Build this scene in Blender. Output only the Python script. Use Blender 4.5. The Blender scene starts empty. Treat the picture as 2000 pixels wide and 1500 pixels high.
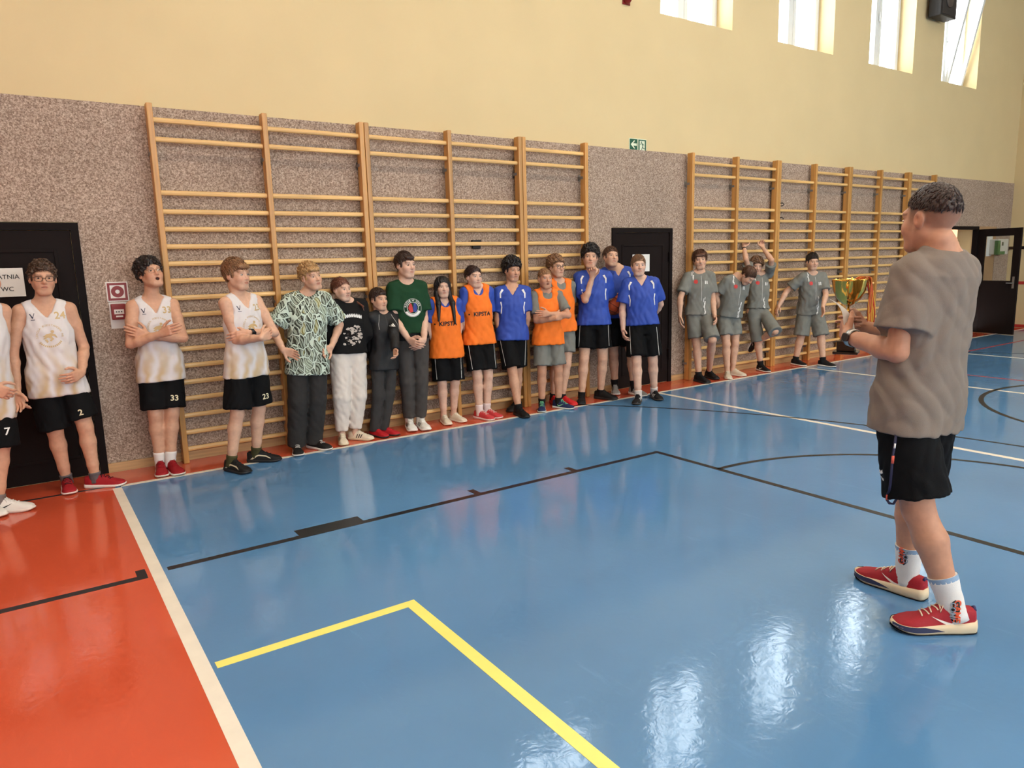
import bpy, bmesh, math, random, time
import numpy as np
from mathutils import Vector, Matrix
from mathutils.bvhtree import BVHTree
from concurrent.futures import ThreadPoolExecutor

T_START = time.time()
scene = bpy.context.scene
COL = scene.collection
PI = math.pi

# ------------------------------------------------------------------ camera
FPX, CAM_YAW, CAM_PITCH, CAM_ROLL, CAM_H = 1396.65, 0.59756, -0.17015, -0.02629, 1.63
_f = np.array([math.sin(CAM_YAW)*math.cos(CAM_PITCH), math.cos(CAM_YAW)*math.cos(CAM_PITCH), math.sin(CAM_PITCH)])
_r0 = np.array([math.cos(CAM_YAW), -math.sin(CAM_YAW), 0.0])
_u0 = np.cross(_r0, _f)
_r = math.cos(CAM_ROLL)*_r0 + math.sin(CAM_ROLL)*_u0
_u = -math.sin(CAM_ROLL)*_r0 + math.cos(CAM_ROLL)*_u0
CAM_P = np.array([0.0, 0.0, CAM_H])
cam_data = bpy.data.cameras.new('camera')
cam_data.sensor_width = 36.0
cam_data.lens = FPX/2000.0*36.0
cam_data.clip_start = 0.05
cam_data.clip_end = 200
cam = bpy.data.objects.new('camera', cam_data)
COL.objects.link(cam)
cam.matrix_world = Matrix(((_r[0], _u[0], -_f[0], 0), (_r[1], _u[1], -_f[1], 0), (_r[2], _u[2], -_f[2], CAM_H), (0, 0, 0, 1)))
scene.camera = cam

# ------------------------------------------------------------------ world, light, exposure
WALL_Y = 6.6            # inner face of the long wall
ROOM_X0, ROOM_X1, ROOM_Y0, CEIL_Z = -7.0, 17.0, -10.5, 7.2
world = bpy.data.worlds.new('overcast_sky')
scene.world = world
world.use_nodes = True
bg = world.node_tree.nodes['Background']
bg.inputs['Color'].default_value = (0.93, 0.97, 1.0, 1)
bg.inputs['Strength'].default_value = 15.0
def area_light(name, loc, rot, sx, sy, power, color, portal=False):
    l = bpy.data.lights.new(name, 'AREA')
    l.shape = 'RECTANGLE'; l.size = sx; l.size_y = sy
    l.energy = power; l.color = color
    if portal: l.cycles.is_portal = True
    o = bpy.data.objects.new(name, l); COL.objects.link(o)
    o.location = loc; o.rotation_euler = rot
    return o
vs = scene.view_settings
vs.view_transform = 'Standard'
vs.look = 'None'
vs.gamma = 1.0
vs.use_curve_mapping = False
vs.exposure = -0.42
scene.cycles.use_denoising = True
scene.cycles.max_bounces = 5
scene.cycles.diffuse_bounces = 3
scene.cycles.glossy_bounces = 2
scene.cycles.transparent_max_bounces = 6
scene.cycles.use_adaptive_sampling = True
scene.cycles.adaptive_threshold = 0.1
scene.cycles.adaptive_min_samples = 8
scene.cycles.sample_clamp_indirect = 6.0
scene.cycles.caustics_reflective = False
scene.cycles.caustics_refractive = False
# ------------------------------------------------------------------ helpers: objects and meshes
def tag(o, label=None, cat=None, group=None, kind=None):
    if label: o['label'] = label
    if cat: o['category'] = cat
    if group: o['group'] = group
    if kind: o['kind'] = kind
    return o
def empty(name, loc=(0, 0, 0), label=None, cat=None, group=None):
    o = bpy.data.objects.new(name, None)
    o.empty_display_size = 0.1
    COL.objects.link(o); o.location = loc
    return tag(o, label, cat, group)
def link(name, me, parent=None, loc=None, label=None):
    o = bpy.data.objects.new(name, me); COL.objects.link(o)
    if parent is not None: o.parent = parent
    if loc is not None: o.location = loc
    if label: o['label'] = label
    return o
def mesh_np(name, V, Q, mats, smooth=True, col=None, midx=None):
    """V (n,3), Q (m,4) or (m,3) arrays -> mesh"""
    me = bpy.data.meshes.new(name)
    V = np.ascontiguousarray(V, dtype=np.float32); Q = np.ascontiguousarray(Q, dtype=np.int32)
    m, c = Q.shape
    me.vertices.add(len(V)); me.vertices.foreach_set('co', V.ravel())
    me.loops.add(m*c); me.loops.foreach_set('vertex_index', Q.ravel())
    me.polygons.add(m)
    me.polygons.foreach_set('loop_start', np.arange(0, m*c, c, dtype=np.int32))
    me.polygons.foreach_set('loop_total', np.full(m, c, dtype=np.int32))
    me.polygons.foreach_set('use_smooth', np.full(m, smooth, dtype=bool))
    if midx is not None: me.polygons.foreach_set('material_index', np.asarray(midx, dtype=np.int32))
    if col is not None:
        a = me.color_attributes.new('Col', 'FLOAT_COLOR', 'POINT')
        a.data.foreach_set('color', np.c_[col, np.ones(len(col))].astype(np.float32).ravel())
    for mt in (mats if isinstance(mats, (list, tuple)) else [mats]): me.materials.append(mt)
    me.update(calc_edges=True); me.validate()
    return me
class MB:
    """collects simple shapes into one mesh"""
    def __init__(s): s.v = []; s.f = []; s.sm = []
    def add(s, vs, fs, smooth=False):
        n = len(s.v); s.v += [tuple(map(float, p)) for p in vs]
        s.f += [tuple(i+n for i in f) for f in fs]; s.sm += [smooth]*len(fs)
        return s
    def box(s, a, b, bev=0.0):
        x0, y0, z0 = a; x1, y1, z1 = b
        if bev <= 0:
            return s.add([(x0,y0,z0),(x1,y0,z0),(x1,y1,z0),(x0,y1,z0),(x0,y0,z1),(x1,y0,z1),(x1,y1,z1),(x0,y1,z1)],
                  [(0,3,2,1),(4,5,6,7),(0,1,5,4),(1,2,6,5),(2,3,7,6),(3,0,4,7)])
        bm = bmesh.new(); bmesh.ops.create_cube(bm, size=1)
        for v in bm.verts: v.co = Vector(((x0+x1)/2+v.co.x*(x1-x0), (y0+y1)/2+v.co.y*(y1-y0), (z0+z1)/2+v.co.z*(z1-z0)))
        bmesh.ops.bevel(bm, geom=bm.edges[:], offset=bev, segments=2, affect='EDGES', profile=0.6)
        return s.bm(bm)
    def bm(s, bm, smooth=False):
        bm.verts.ensure_lookup_table(); bm.verts.index_update()
        s.add([v.co[:] for v in bm.verts], [[v.index for v in f.verts] for f in bm.faces], smooth); bm.free(); return s
    def quad(s, *p): return s.add(p, [tuple(range(len(p)))])
    def tube(s, pts, rad, n=8, closed_ends=True, flat=1.0, updir=None, smooth=True):
        """pts list of 3d, rad scalar or list; flat squashes along the second normal"""
        P = [np.array(p, float) for p in pts]; m = len(P)
        R_ = [rad]*m if np.isscalar(rad) else list(rad)
        vs = []; up = np.array(updir if updir is not None else (0, 0, 1), float)
        for i in range(m):
            t = P[min(i+1, m-1)]-P[max(i-1, 0)]; t /= (np.linalg.norm(t)+1e-9)
            a = np.cross(up, t)
            if np.linalg.norm(a) < 1e-3: a = np.cross((1, 0, 0), t)
            a /= np.linalg.norm(a); b = np.cross(t, a)
            for k in range(n):
                an = 2*PI*k/n; vs.append(P[i]+R_[i]*(math.cos(an)*a+flat*math.sin(an)*b))
        fs = [(i*n+k, i*n+(k+1) % n, (i+1)*n+(k+1) % n, (i+1)*n+k) for i in range(m-1) for k in range(n)]
        if closed_ends: fs += [tuple(range(n))[::-1], tuple(range((m-1)*n, m*n))]
        return s.add(vs, fs, smooth)
    def lathe(s, prof, n=24, c=(0, 0, 0), smooth=True):
        vs = [(c[0]+r*math.cos(2*PI*k/n), c[1]+r*math.sin(2*PI*k/n), c[2]+z) for r, z in prof for k in range(n)]
        fs = [(i*n+k, i*n+(k+1) % n, (i+1)*n+(k+1) % n, (i+1)*n+k) for i in range(len(prof)-1) for k in range(n)]
        fs += [tuple(range(n))[::-1], tuple(range((len(prof)-1)*n, len(prof)*n))]
        return s.add(vs, fs, smooth)
    def sphere(s, c, r, nu=16, nv=10):
        r = np.array([r]*3 if np.isscalar(r) else r); vs = []; 
        for j in range(nv+1):
            th = PI*j/nv
            for i in range(nu): vs.append(np.array(c)+r*np.array([math.sin(th)*math.cos(2*PI*i/nu), math.sin(th)*math.sin(2*PI*i/nu), math.cos(th)]))
        fs = [(j*nu+i, (j+1)*nu+i, (j+1)*nu+(i+1) % nu, j*nu+(i+1) % nu) for j in range(nv) for i in range(nu)]
        return s.add(vs, fs, True)
    def prism(s, poly, n, depth, at=lambda x, y, z: (x, y, z)):
        """2d polygon extruded; at maps local coords"""
        k = len(poly)
        vs = [at(x, y, 0) for x, y in poly]+[at(x, y, depth) for x, y in poly]
        fs = [tuple(range(k))[::-1], tuple(range(k, 2*k))]+[(i, (i+1) % k, k+(i+1) % k, k+i) for i in range(k)]
        return s.add(vs, fs)
    def mesh(s, name, mats, fix=True):
        me = bpy.data.meshes.new(name)
        me.from_pydata(s.v, [], s.f)
        me.polygons.foreach_set('use_smooth', s.sm)
        for mt in (mats if isinstance(mats, (list, tuple)) else [mats]): me.materials.append(mt)
        if fix:
            bm = bmesh.new(); bm.from_mesh(me); bmesh.ops.remove_doubles(bm, verts=bm.verts[:], dist=1e-6)
            bmesh.ops.recalc_face_normals(bm, faces=bm.faces[:]); bm.to_mesh(me); bm.free()
        me.update(); return me
    def build(s, name, mats, parent=None, loc=None, label=None, fix=True):
        return link(name, s.mesh(name, mats, fix), parent, loc, label)

# ------------------------------------------------------------------ materials
MATS = {}
def _mat(name):
    m = bpy.data.materials.new(name); m.use_nodes = True
    nt = m.node_tree; b = nt.nodes['Principled BSDF']
    return m, nt, b
def rgb(c):
    """sRGB 0-255 -> linear"""
    out = []
    for x in c:
        x = x/255.0; out.append(x/12.92 if x <= 0.04045 else ((x+0.055)/1.055)**2.4)
    return tuple(out)
def plain(name, c, rough=0.6, metal=0.0, var=0.0, scale=20.0, bump=0.0, bscale=200.0, spec=0.5, coord='Object', stretch=(1, 1, 1), emit=0.0, coat=0.0, sheen=0.0):
    """single colour with slight procedural variation and fine relief"""
    if name in MATS: return MATS[name]
    m, nt, b = _mat(name); L = nt.links
    col = (*rgb(c), 1)
    b.inputs['Base Color'].default_value = col
    b.inputs['Roughness'].default_value = rough; b.inputs['Metallic'].default_value = metal
    b.inputs['Specular IOR Level'].default_value = spec
    if coat: b.inputs['Coat Weight'].default_value = coat; b.inputs['Coat Roughness'].default_value = 0.08
    if sheen: b.inputs['Sheen Weight'].default_value = sheen
    if emit: b.inputs['Emission Color'].default_value = col; b.inputs['Emission Strength'].default_value = emit
    if var or bump:
        tc = nt.nodes.new('ShaderNodeTexCoord'); mp = nt.nodes.new('ShaderNodeMapping'); mp.inputs['Scale'].default_value = stretch
        L.new(tc.outputs[coord], mp.inputs['Vector'])
    if var:
        n = nt.nodes.new('ShaderNodeTexNoise'); n.inputs['Scale'].default_value = scale; n.inputs['Detail'].default_value = 4
        L.new(mp.outputs[0], n.inputs['Vector'])
        r = nt.nodes.new('ShaderNodeMapRange'); r.inputs['From Min'].default_value = 0.3; r.inputs['From Max'].default_value = 0.7
        r.inputs['To Min'].default_value = 1-var; r.inputs['To Max'].default_value = 1+var
        L.new(n.outputs['Fac'], r.inputs['Value'])
        mx = nt.nodes.new('ShaderNodeVectorMath'); mx.operation = 'SCALE'; mx.inputs[0].default_value = col[:3]
        L.new(r.outputs[0], mx.inputs['Scale']); L.new(mx.outputs[0], b.inputs['Base Color'])
    if bump:
        n2 = nt.nodes.new('ShaderNodeTexNoise'); n2.inputs['Scale'].default_value = bscale; n2.inputs['Detail'].default_value = 3
        L.new(mp.outputs[0], n2.inputs['Vector'])
        bp = nt.nodes.new('ShaderNodeBump'); bp.inputs['Strength'].default_value = bump; bp.inputs['Distance'].default_value = 0.004
        L.new(n2.outputs['Fac'], bp.inputs['Height']); L.new(bp.outputs[0], b.inputs['Normal'])
    MATS[name] = m
    return m

# ------------------------------------------------------------------ signed distance modelling (numpy) -> meshes
def smin(a, b, k):
    h = np.clip(0.5+0.5*(b-a)/k, 0, 1)
    return b+(a-b)*h-k*h*(1-h)
def smax(a, b, k): return -smin(-a, -b, k)
class Cone:
    def __init__(s, a, b, r1, r2, k=0.02, sub=False):
        s.a = np.array(a, float); s.b = np.array(b, float); s.r1, s.r2, s.k, s.sub = r1, r2, k, sub
        r = max(r1, r2)+k+0.012; s.lo = np.minimum(s.a, s.b)-r; s.hi = np.maximum(s.a, s.b)+r
    def __call__(s, X, Y, Z):
        d = s.b-s.a; dd = max(d@d, 1e-12); px, py, pz = X-s.a[0], Y-s.a[1], Z-s.a[2]
        t = np.clip((px*d[0]+py*d[1]+pz*d[2])/dd, 0, 1)
        return np.sqrt((px-t*d[0])**2+(py-t*d[1])**2+(pz-t*d[2])**2)-(s.r1+(s.r2-s.r1)*t)
class Ell:
    """ellipsoid with frame M (rows are axes)"""
    def __init__(s, c, M, r, k=0.02, sub=False):
        s.c = np.array(c, float); s.M = np.array(M, float); s.r = np.array(r, float); s.k, s.sub = k, sub
        e = np.abs(s.M.T)@s.r+k+0.012; s.lo = s.c-e; s.hi = s.c+e
    def __call__(s, X, Y, Z):
        px, py, pz = X-s.c[0], Y-s.c[1], Z-s.c[2]; k0 = 0; k1 = 0
        for i in range(3):
            q = (px*s.M[i, 0]+py*s.M[i, 1]+pz*s.M[i, 2])/s.r[i]; k0 = k0+q*q; k1 = k1+(q/s.r[i])**2
        k0 = np.sqrt(k0); return k0*(k0-1)/(np.sqrt(k1)+1e-6)
class Loft:
    """torso-like loft between two points with twisting elliptical sections; st rows: s, halfwidth, front, back, centre shift"""
    def __init__(s, p0, p1, lat0, lat1, st, n=2.3, k=0.03, cut=(None, None), kc=0.02):
        s.p0 = np.array(p0, float); s.ax = np.array(p1, float)-s.p0; s.L = np.linalg.norm(s.ax); s.ax = s.ax/s.L
        def orth(l):
            l = np.array(l, float); l = l-s.ax*(l@s.ax); return l/np.linalg.norm(l)
        s.l0, s.l1 = orth(lat0), orth(lat1); s.f0, s.f1 = np.cross(s.l0, s.ax), np.cross(s.l1, s.ax)
        s.st = np.array(st, float); s.n = n; s.k = k; s.sub = False; s.cut = cut; s.kc = kc
        m = s.st[:, 1:4].max()+abs(s.st[:, 4]).max()+k+0.015; e0 = s.p0+s.ax*s.L*s.st[0, 0]; e1 = s.p0+s.ax*s.L*s.st[-1, 0]
        s.lo = np.minimum(e0, e1)-m; s.hi = np.maximum(e0, e1)+m
    def at(s, t, u=0.0, v=0.0):
        c = min(max(t, 0), 1); l = s.l0*(1-c)+s.l1*c; f = s.f0*(1-c)+s.f1*c
        return s.p0+s.ax*s.L*t+l*u+f*v
    def __call__(s, X, Y, Z):
        px, py, pz = X-s.p0[0], Y-s.p0[1], Z-s.p0[2]
        t = (px*s.ax[0]+py*s.ax[1]+pz*s.ax[2])/s.L; c = np.clip(t, 0, 1)
        dot = lambda w: px*w[0]+py*w[1]+pz*w[2]
        u = dot(s.l0)*(1-c)+dot(s.l1)*c; v = dot(s.f0)*(1-c)+dot(s.f1)*c
        S = s.st; A = np.interp(t, S[:, 0], S[:, 1]); F = np.interp(t, S[:, 0], S[:, 2]); B = np.interp(t, S[:, 0], S[:, 3]); C = np.interp(t, S[:, 0], S[:, 4])
        v = v-C; D = np.where(v > 0, F, B)
        r = ((np.abs(u)/A)**s.n+(np.abs(v)/D)**s.n)**(1/s.n)
        d = (r-1)*np.minimum(A, D)*0.95
        d = smax(d, (t-S[-1, 0])*s.L, s.kc); d = smax(d, (S[0, 0]-t)*s.L, s.kc)
        return d
class VCut:
    """V-shaped neck opening: wedge above its tip on the front side"""
    def __init__(s, tip, lat, up, front, slope, k=0.004):
        s.t = np.array(tip, float); s.l, s.u, s.f = map(np.array, (lat, up, front)); s.sl = slope; s.k = k; s.sub = True; s.lo = s.t-0.22; s.hi = s.t+0.22
    def __call__(s, X, Y, Z):
        x, y, z = X-s.t[0], Y-s.t[1], Z-s.t[2]; g = lambda w: x*w[0]+y*w[1]+z*w[2]
        c = 1/math.sqrt(1+s.sl**2); d = (np.abs(g(s.l))-g(s.u)*s.sl)*c
        return np.maximum(np.maximum(d, -g(s.f)-0.09), g(s.u)-0.16)
class Plane:
    """keep the side where (p-o).n < 0"""
    def __init__(s, o, n, k=0.004, lo=None, hi=None):
        s.o = np.array(o, float); s.nrm = np.array(n, float)/np.linalg.norm(n); s.k = k; s.lo = lo; s.hi = hi; s.sub = 'cut'
    def __call__(s, X, Y, Z): return (X-s.o[0])*s.nrm[0]+(Y-s.o[1])*s.nrm[1]+(Z-s.o[2])*s.nrm[2]
def wrinkle(seed, amp, freq, zf=0.35, n=6):
    r = np.random.RandomState(seed); W = []
    for i in range(n):
        an = r.uniform(0, 2*PI); f = freq*r.uniform(0.6, 1.6)
        W.append((f*math.cos(an), f*math.sin(an), f*zf*r.uniform(-1, 1), r.uniform(0, 6.28), r.uniform(0.5, 1)))
    def fn(X, Y, Z):
        t = 0
        for a, b, c, ph, w in W:
            q = np.sin(a*X+b*Y+c*Z+ph+1.5*np.sin(0.45*b*X-0.45*a*Y+0.45*freq*Z+ph*2)); t = t+w*(0.75-np.sqrt(q*q+0.02)*1.25)
        return t*amp/n*2.0
    return fn
def field(prims, lo, hi, h, disp=None):
    lo = np.array(lo, float); hi = np.array(hi, float)
    n = np.maximum(np.ceil((hi-lo)/h).astype(int)+1, 3)
    ax = [(lo[i]+h*np.arange(n[i])).astype(np.float32) for i in range(3)]
    F = np.full(n, 0.2, np.float32)
    for p in prims:
        if p.lo is None: sl = [slice(0, n[i]) for i in range(3)]
        else:
            i0 = np.clip(np.floor((p.lo-lo)/h).astype(int), 0, n); i1 = np.clip(np.ceil((p.hi-lo)/h).astype(int)+1, 0, n)
            if (i1 <= i0).any(): continue
            sl = [slice(i0[i], i1[i]) for i in range(3)]
        X = ax[0][sl[0]][:, None, None]; Y = ax[1][sl[1]][None, :, None]; Z = ax[2][sl[2]][None, None, :]
        d = p(X, Y, Z).astype(np.float32); S = F[tuple(sl)]
        if p.sub == 'cut': F[tuple(sl)] = smax(S, d, p.k)
        elif p.sub: F[tuple(sl)] = smax(S, -d, p.k)
        else: F[tuple(sl)] = smin(S, d, p.k)
    if disp is not None: F += disp(ax[0][:, None, None], ax[1][None, :, None], ax[2][None, None, :]).astype(np.float32)
    return F, ax
def nets(F, ax):
    s = F < 0; nx, ny, nz = F.shape
    c = np.zeros((nx-1, ny-1, nz-1), np.int8)
    offs = [(i, j, k) for i in (0, 1) for j in (0, 1) for k in (0, 1)]
    for i, j, k in offs: c += s[i:nx-1+i, j:ny-1+j, k:nz-1+k]
    mix = (c > 0) & (c < 8); I, J, K = np.nonzero(mix); N = len(I)
    if N == 0: return np.zeros((0, 3)), np.zeros((0, 4), int)
    vid = np.full(c.shape, -1, np.int32); vid[I, J, K] = np.arange(N)
    val = {o: F[I+o[0], J+o[1], K+o[2]] for o in offs}
    acc = np.zeros((N, 3), np.float32); cnt = np.zeros(N, np.float32)
    for o in offs:
        for a in range(3):
            if o[a]: continue
            o2 = list(o); o2[a] = 1; o2 = tuple(o2); v0, v1 = val[o], val[o2]
            m = (v0 < 0) != (v1 < 0); t = v0/np.where(m, v0-v1, 1)
            P = np.empty((N, 3), np.float32); P[:] = o; P[:, a] = t
            acc += P*m[:, None]; cnt += m
    P = acc/cnt[:, None]
    V = np.stack([ax[i][ix]+P[:, i]*(ax[i][1]-ax[i][0]) for i, ix in enumerate((I, J, K))], 1)
    Q = []
    # edges along each axis
    for a in range(3):
        b, d = (a+1) % 3, (a+2) % 3
        sl0 = [slice(None)]*3; sl1 = [slice(None)]*3; sl0[a] = slice(0, -1); sl1[a] = slice(1, None)
        s0, s1 = s[tuple(sl0)], s[tuple(sl1)]
        E = np.nonzero(s0 != s1); E = np.stack(E, 1)
        ok = (E[:, b] > 0) & (E[:, d] > 0) & (E[:, b] < c.shape[b]) & (E[:, d] < c.shape[d]); E = E[ok]
        fl = s0[E[:, 0], E[:, 1], E[:, 2]]
        def g(db, dd):
            e = E.copy(); e[:, b] -= db; e[:, d] -= dd; return vid[e[:, 0], e[:, 1], e[:, 2]]
        q = np.stack([g(1, 1), g(0, 1), g(0, 0), g(1, 0)], 1)
        q[~fl] = q[~fl][:, ::-1]; Q.append(q)
    return V, np.concatenate(Q)
def sdf_bounds(prims, pad=0.01):
    lo = np.min([p.lo for p in prims if p.lo is not None and not p.sub], 0)-pad; hi = np.max([p.hi for p in prims if p.lo is not None and not p.sub], 0)+pad
    return lo, hi
def sdf_mesh(prims, h, disp=None, patches=(), lo=None, hi=None):
    """coarse mesh with finer patches [(lo,hi,h)] of the same field"""
    l, g = sdf_bounds(prims)
    if lo is not None: l = np.maximum(l, lo)
    if hi is not None: g = np.minimum(g, hi)
    F, ax = field(prims, l, g, h, disp); V, Q = nets(F, ax)
    Vs, Qs = [], []; keep = np.ones(len(Q), bool)
    for pl, ph, hh in patches:
        ins = ((V > np.array(pl)+h*0.6) & (V < np.array(ph)-h*0.6)).all(1); keep &= ~ins[Q].all(1)
    Q = Q[keep]; used = np.unique(Q); mp = np.full(len(V), -1); mp[used] = np.arange(len(used)); Vs.append(V[used]); Qs.append(mp[Q])
    for pl, ph, hh in patches:
        F, ax = field(prims, pl, ph, hh, disp); v, q = nets(F, ax); n = sum(map(len, Vs)); Vs.append(v); Qs.append(q+n)
    return np.concatenate(Vs), np.concatenate(Qs)
# ------------------------------------------------------------------ room materials
def floor_mat(name, c):
    m, nt, b = _mat(name); L = nt.links; N = nt.nodes.new
    tc = N('ShaderNodeTexCoord'); n = N('ShaderNodeTexNoise'); n.inputs['Scale'].default_value = .7; n.inputs['Detail'].default_value = 5; L.new(tc.outputs['Object'], n.inputs['Vector'])
    cr = N('ShaderNodeValToRGB'); k = np.array(rgb(c)); e = cr.color_ramp.elements
    e[0].position = .3; e[0].color = (*(k*.9), 1); e[1].position = .72; e[1].color = (*np.clip(k*1.10+.006, 0, 1), 1); L.new(n.outputs['Fac'], cr.inputs['Fac'])
    # scuffs: thin bright scratches
    mp = N('ShaderNodeMapping'); mp.inputs['Scale'].default_value = (2.2, .35, 1); mp.inputs['Rotation'].default_value = (0, 0, .8); L.new(tc.outputs['Object'], mp.inputs['Vector'])
    sc = N('ShaderNodeTexNoise'); sc.inputs['Scale'].default_value = 3.0; sc.inputs['Detail'].default_value = 8; sc.inputs['Roughness'].default_value = .7; L.new(mp.outputs[0], sc.inputs['Vector'])
    sr = N('ShaderNodeValToRGB'); q = sr.color_ramp.elements; q[0].position = .62; q[0].color = (0, 0, 0, 1); q[1].position = .80; q[1].color = (1, 1, 1, 1); L.new(sc.outputs['Fac'], sr.inputs['Fac'])
    mx = N('ShaderNodeMix'); mx.data_type = 'RGBA'; mx.inputs['B'].default_value = (*np.clip(k*1.5+.03, 0, 1), 1); L.new(cr.outputs[0], mx.inputs['A'])
    mu = N('ShaderNodeMath'); mu.operation = 'MULTIPLY'; mu.inputs[1].default_value = .35; L.new(sr.outputs[0], mu.inputs[0]); L.new(mu.outputs[0], mx.inputs['Factor'])
    L.new(mx.outputs['Result'], b.inputs['Base Color'])
    rg = N('ShaderNodeMapRange'); rg.inputs['To Min'].default_value = .04; rg.inputs['To Max'].default_value = .13; L.new(sc.outputs['Fac'], rg.inputs['Value']); L.new(rg.outputs[0], b.inputs['Roughness'])
    b.inputs['Specular IOR Level'].default_value = .5
    w1 = N('ShaderNodeTexNoise'); w1.inputs['Scale'].default_value = 17; w1.inputs['Detail'].default_value = 4; w1.inputs['Distortion'].default_value = 1.2; L.new(tc.outputs['Object'], w1.inputs['Vector'])
    w2 = N('ShaderNodeTexNoise'); w2.inputs['Scale'].default_value = 2.2; w2.inputs['Detail'].default_value = 2; L.new(tc.outputs['Object'], w2.inputs['Vector'])
    ad = N('ShaderNodeMath'); ad.operation = 'MULTIPLY_ADD'; ad.inputs[1].default_value = .50; L.new(w1.outputs['Fac'], ad.inputs[0]); L.new(w2.outputs['Fac'], ad.inputs[2])
    bp = N('ShaderNodeBump'); bp.inputs['Strength'].default_value = .15; bp.inputs['Distance'].default_value = .009; L.new(ad.outputs[0], bp.inputs['Height']); L.new(bp.outputs[0], b.inputs['Normal'])
    return m
def carpet_mat():
    m, nt, b = _mat('needle_felt_carpet'); L = nt.links; N = nt.nodes.new
    tc = N('ShaderNodeTexCoord'); n = N('ShaderNodeTexNoise'); n.inputs['Scale'].default_value = 84; n.inputs['Detail'].default_value = 4; n.inputs['Roughness'].default_value = .8; L.new(tc.outputs['Object'], n.inputs['Vector'])
    cr = N('ShaderNodeValToRGB'); e = cr.color_ramp.elements; L.new(n.outputs['Fac'], cr.inputs['Fac'])
    e[0].position = .36; e[0].color = (*rgb((112, 92, 80)), 1); e[1].position = .66; e[1].color = (*rgb((214, 194, 176)), 1); x = e.new(.5); x.color = (*rgb((164, 142, 126)), 1)
    n2 = N('ShaderNodeTexNoise'); n2.inputs['Scale'].default_value = 1.3; n2.inputs['Detail'].default_value = 3; L.new(tc.outputs['Object'], n2.inputs['Vector'])
    mr = N('ShaderNodeMapRange'); mr.inputs['From Min'].default_value = .3; mr.inputs['From Max'].default_value = .7; mr.inputs['To Min'].default_value = .92; mr.inputs['To Max'].default_value = 1.08; L.new(n2.outputs['Fac'], mr.inputs['Value'])
    v = N('ShaderNodeVectorMath'); v.operation = 'SCALE'; L.new(cr.outputs[0], v.inputs[0]); L.new(mr.outputs[0], v.inputs['Scale']); L.new(v.outputs[0], b.inputs['Base Color'])
    b.inputs['Roughness'].default_value = .95; b.inputs['Specular IOR Level'].default_value = .1
    bp = N('ShaderNodeBump'); bp.inputs['Strength'].default_value = .6; bp.inputs['Distance'].default_value = .004; L.new(n.outputs['Fac'], bp.inputs['Height']); L.new(bp.outputs[0], b.inputs['Normal'])
    return m
def wood_mat(name, c, vert=True):
    m, nt, b = _mat(name); L = nt.links; N = nt.nodes.new; k = np.array(rgb(c))
    tc = N('ShaderNodeTexCoord'); mp = N('ShaderNodeMapping'); mp.inputs['Scale'].default_value = (30, 30, 1.6) if vert else (1.6, 40, 40); L.new(tc.outputs['Object'], mp.inputs['Vector'])
    oi = N('ShaderNodeObjectInfo'); ad = N('ShaderNodeVectorMath'); L.new(mp.outputs[0], ad.inputs[0]); L.new(oi.outputs['Random'], ad.inputs[1])
    n = N('ShaderNodeTexNoise'); n.inputs['Scale'].default_value = 1.0; n.inputs['Detail'].default_value = 5; L.new(ad.outputs[0], n.inputs['Vector'])
    cr = N('ShaderNodeValToRGB'); e = cr.color_ramp.elements; e[0].position = .3; e[0].color = (*(k*.74), 1); e[1].position = .7; e[1].color = (*np.clip(k*1.14, 0, 1), 1); L.new(n.outputs['Fac'], cr.inputs['Fac'])
    mr = N('ShaderNodeMapRange'); mr.inputs['To Min'].default_value = .88; mr.inputs['To Max'].default_value = 1.1; L.new(oi.outputs['Random'], mr.inputs['Value'])
    v = N('ShaderNodeVectorMath'); v.operation = 'SCALE'; L.new(cr.outputs[0], v.inputs[0]); L.new(mr.outputs[0], v.inputs['Scale']); L.new(v.outputs[0], b.inputs['Base Color'])
    b.inputs['Roughness'].default_value = .36; b.inputs['Specular IOR Level'].default_value = .5
    return m
M_BLUE, M_ORNG = floor_mat('blue_sports_vinyl', (86, 132, 176)), floor_mat('orange_sports_vinyl', (204, 84, 54))
M_CARPET = carpet_mat()
M_PAINT = plain('cream_yellow_paint', (216, 194, 150), .8, var=.03, scale=1.2, bump=.06, bscale=60, spec=.2)
M_CEIL = plain('white_ceiling_paint', (226, 222, 212), .9, var=.02, scale=1)
M_POST, M_RUNG = wood_mat('varnished_pine_post', (200, 146, 80)), wood_mat('varnished_beech_rung', (226, 182, 118), False)
M_BASE = wood_mat('pale_wood_skirting', (196, 158, 112), False)
M_DOOR = plain('black_brown_metal', (27, 19, 18), .7, var=.05, scale=3, spec=.12)
M_FRAME = plain('black_brown_frame', (24, 17, 17), .7, spec=.12)
M_STEEL = plain('galvanised_steel', (150, 148, 146), .4, .8)
M_LINEW, M_LINEK, M_LINEY, M_LINER = plain('white_line_paint', (232, 222, 206), .3, var=.05, scale=8), plain('black_line_tape', (26, 28, 32), .32), plain('yellow_line_tape', (240, 226, 116), .35, var=.03, scale=9), plain('red_line_paint', (176, 62, 62), .35)
M_PVC = plain('white_pvc', (226, 228, 228), .35)
M_TAN = plain('tan_corridor_paint', (172, 136, 98), .8, var=.03, scale=2)

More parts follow.
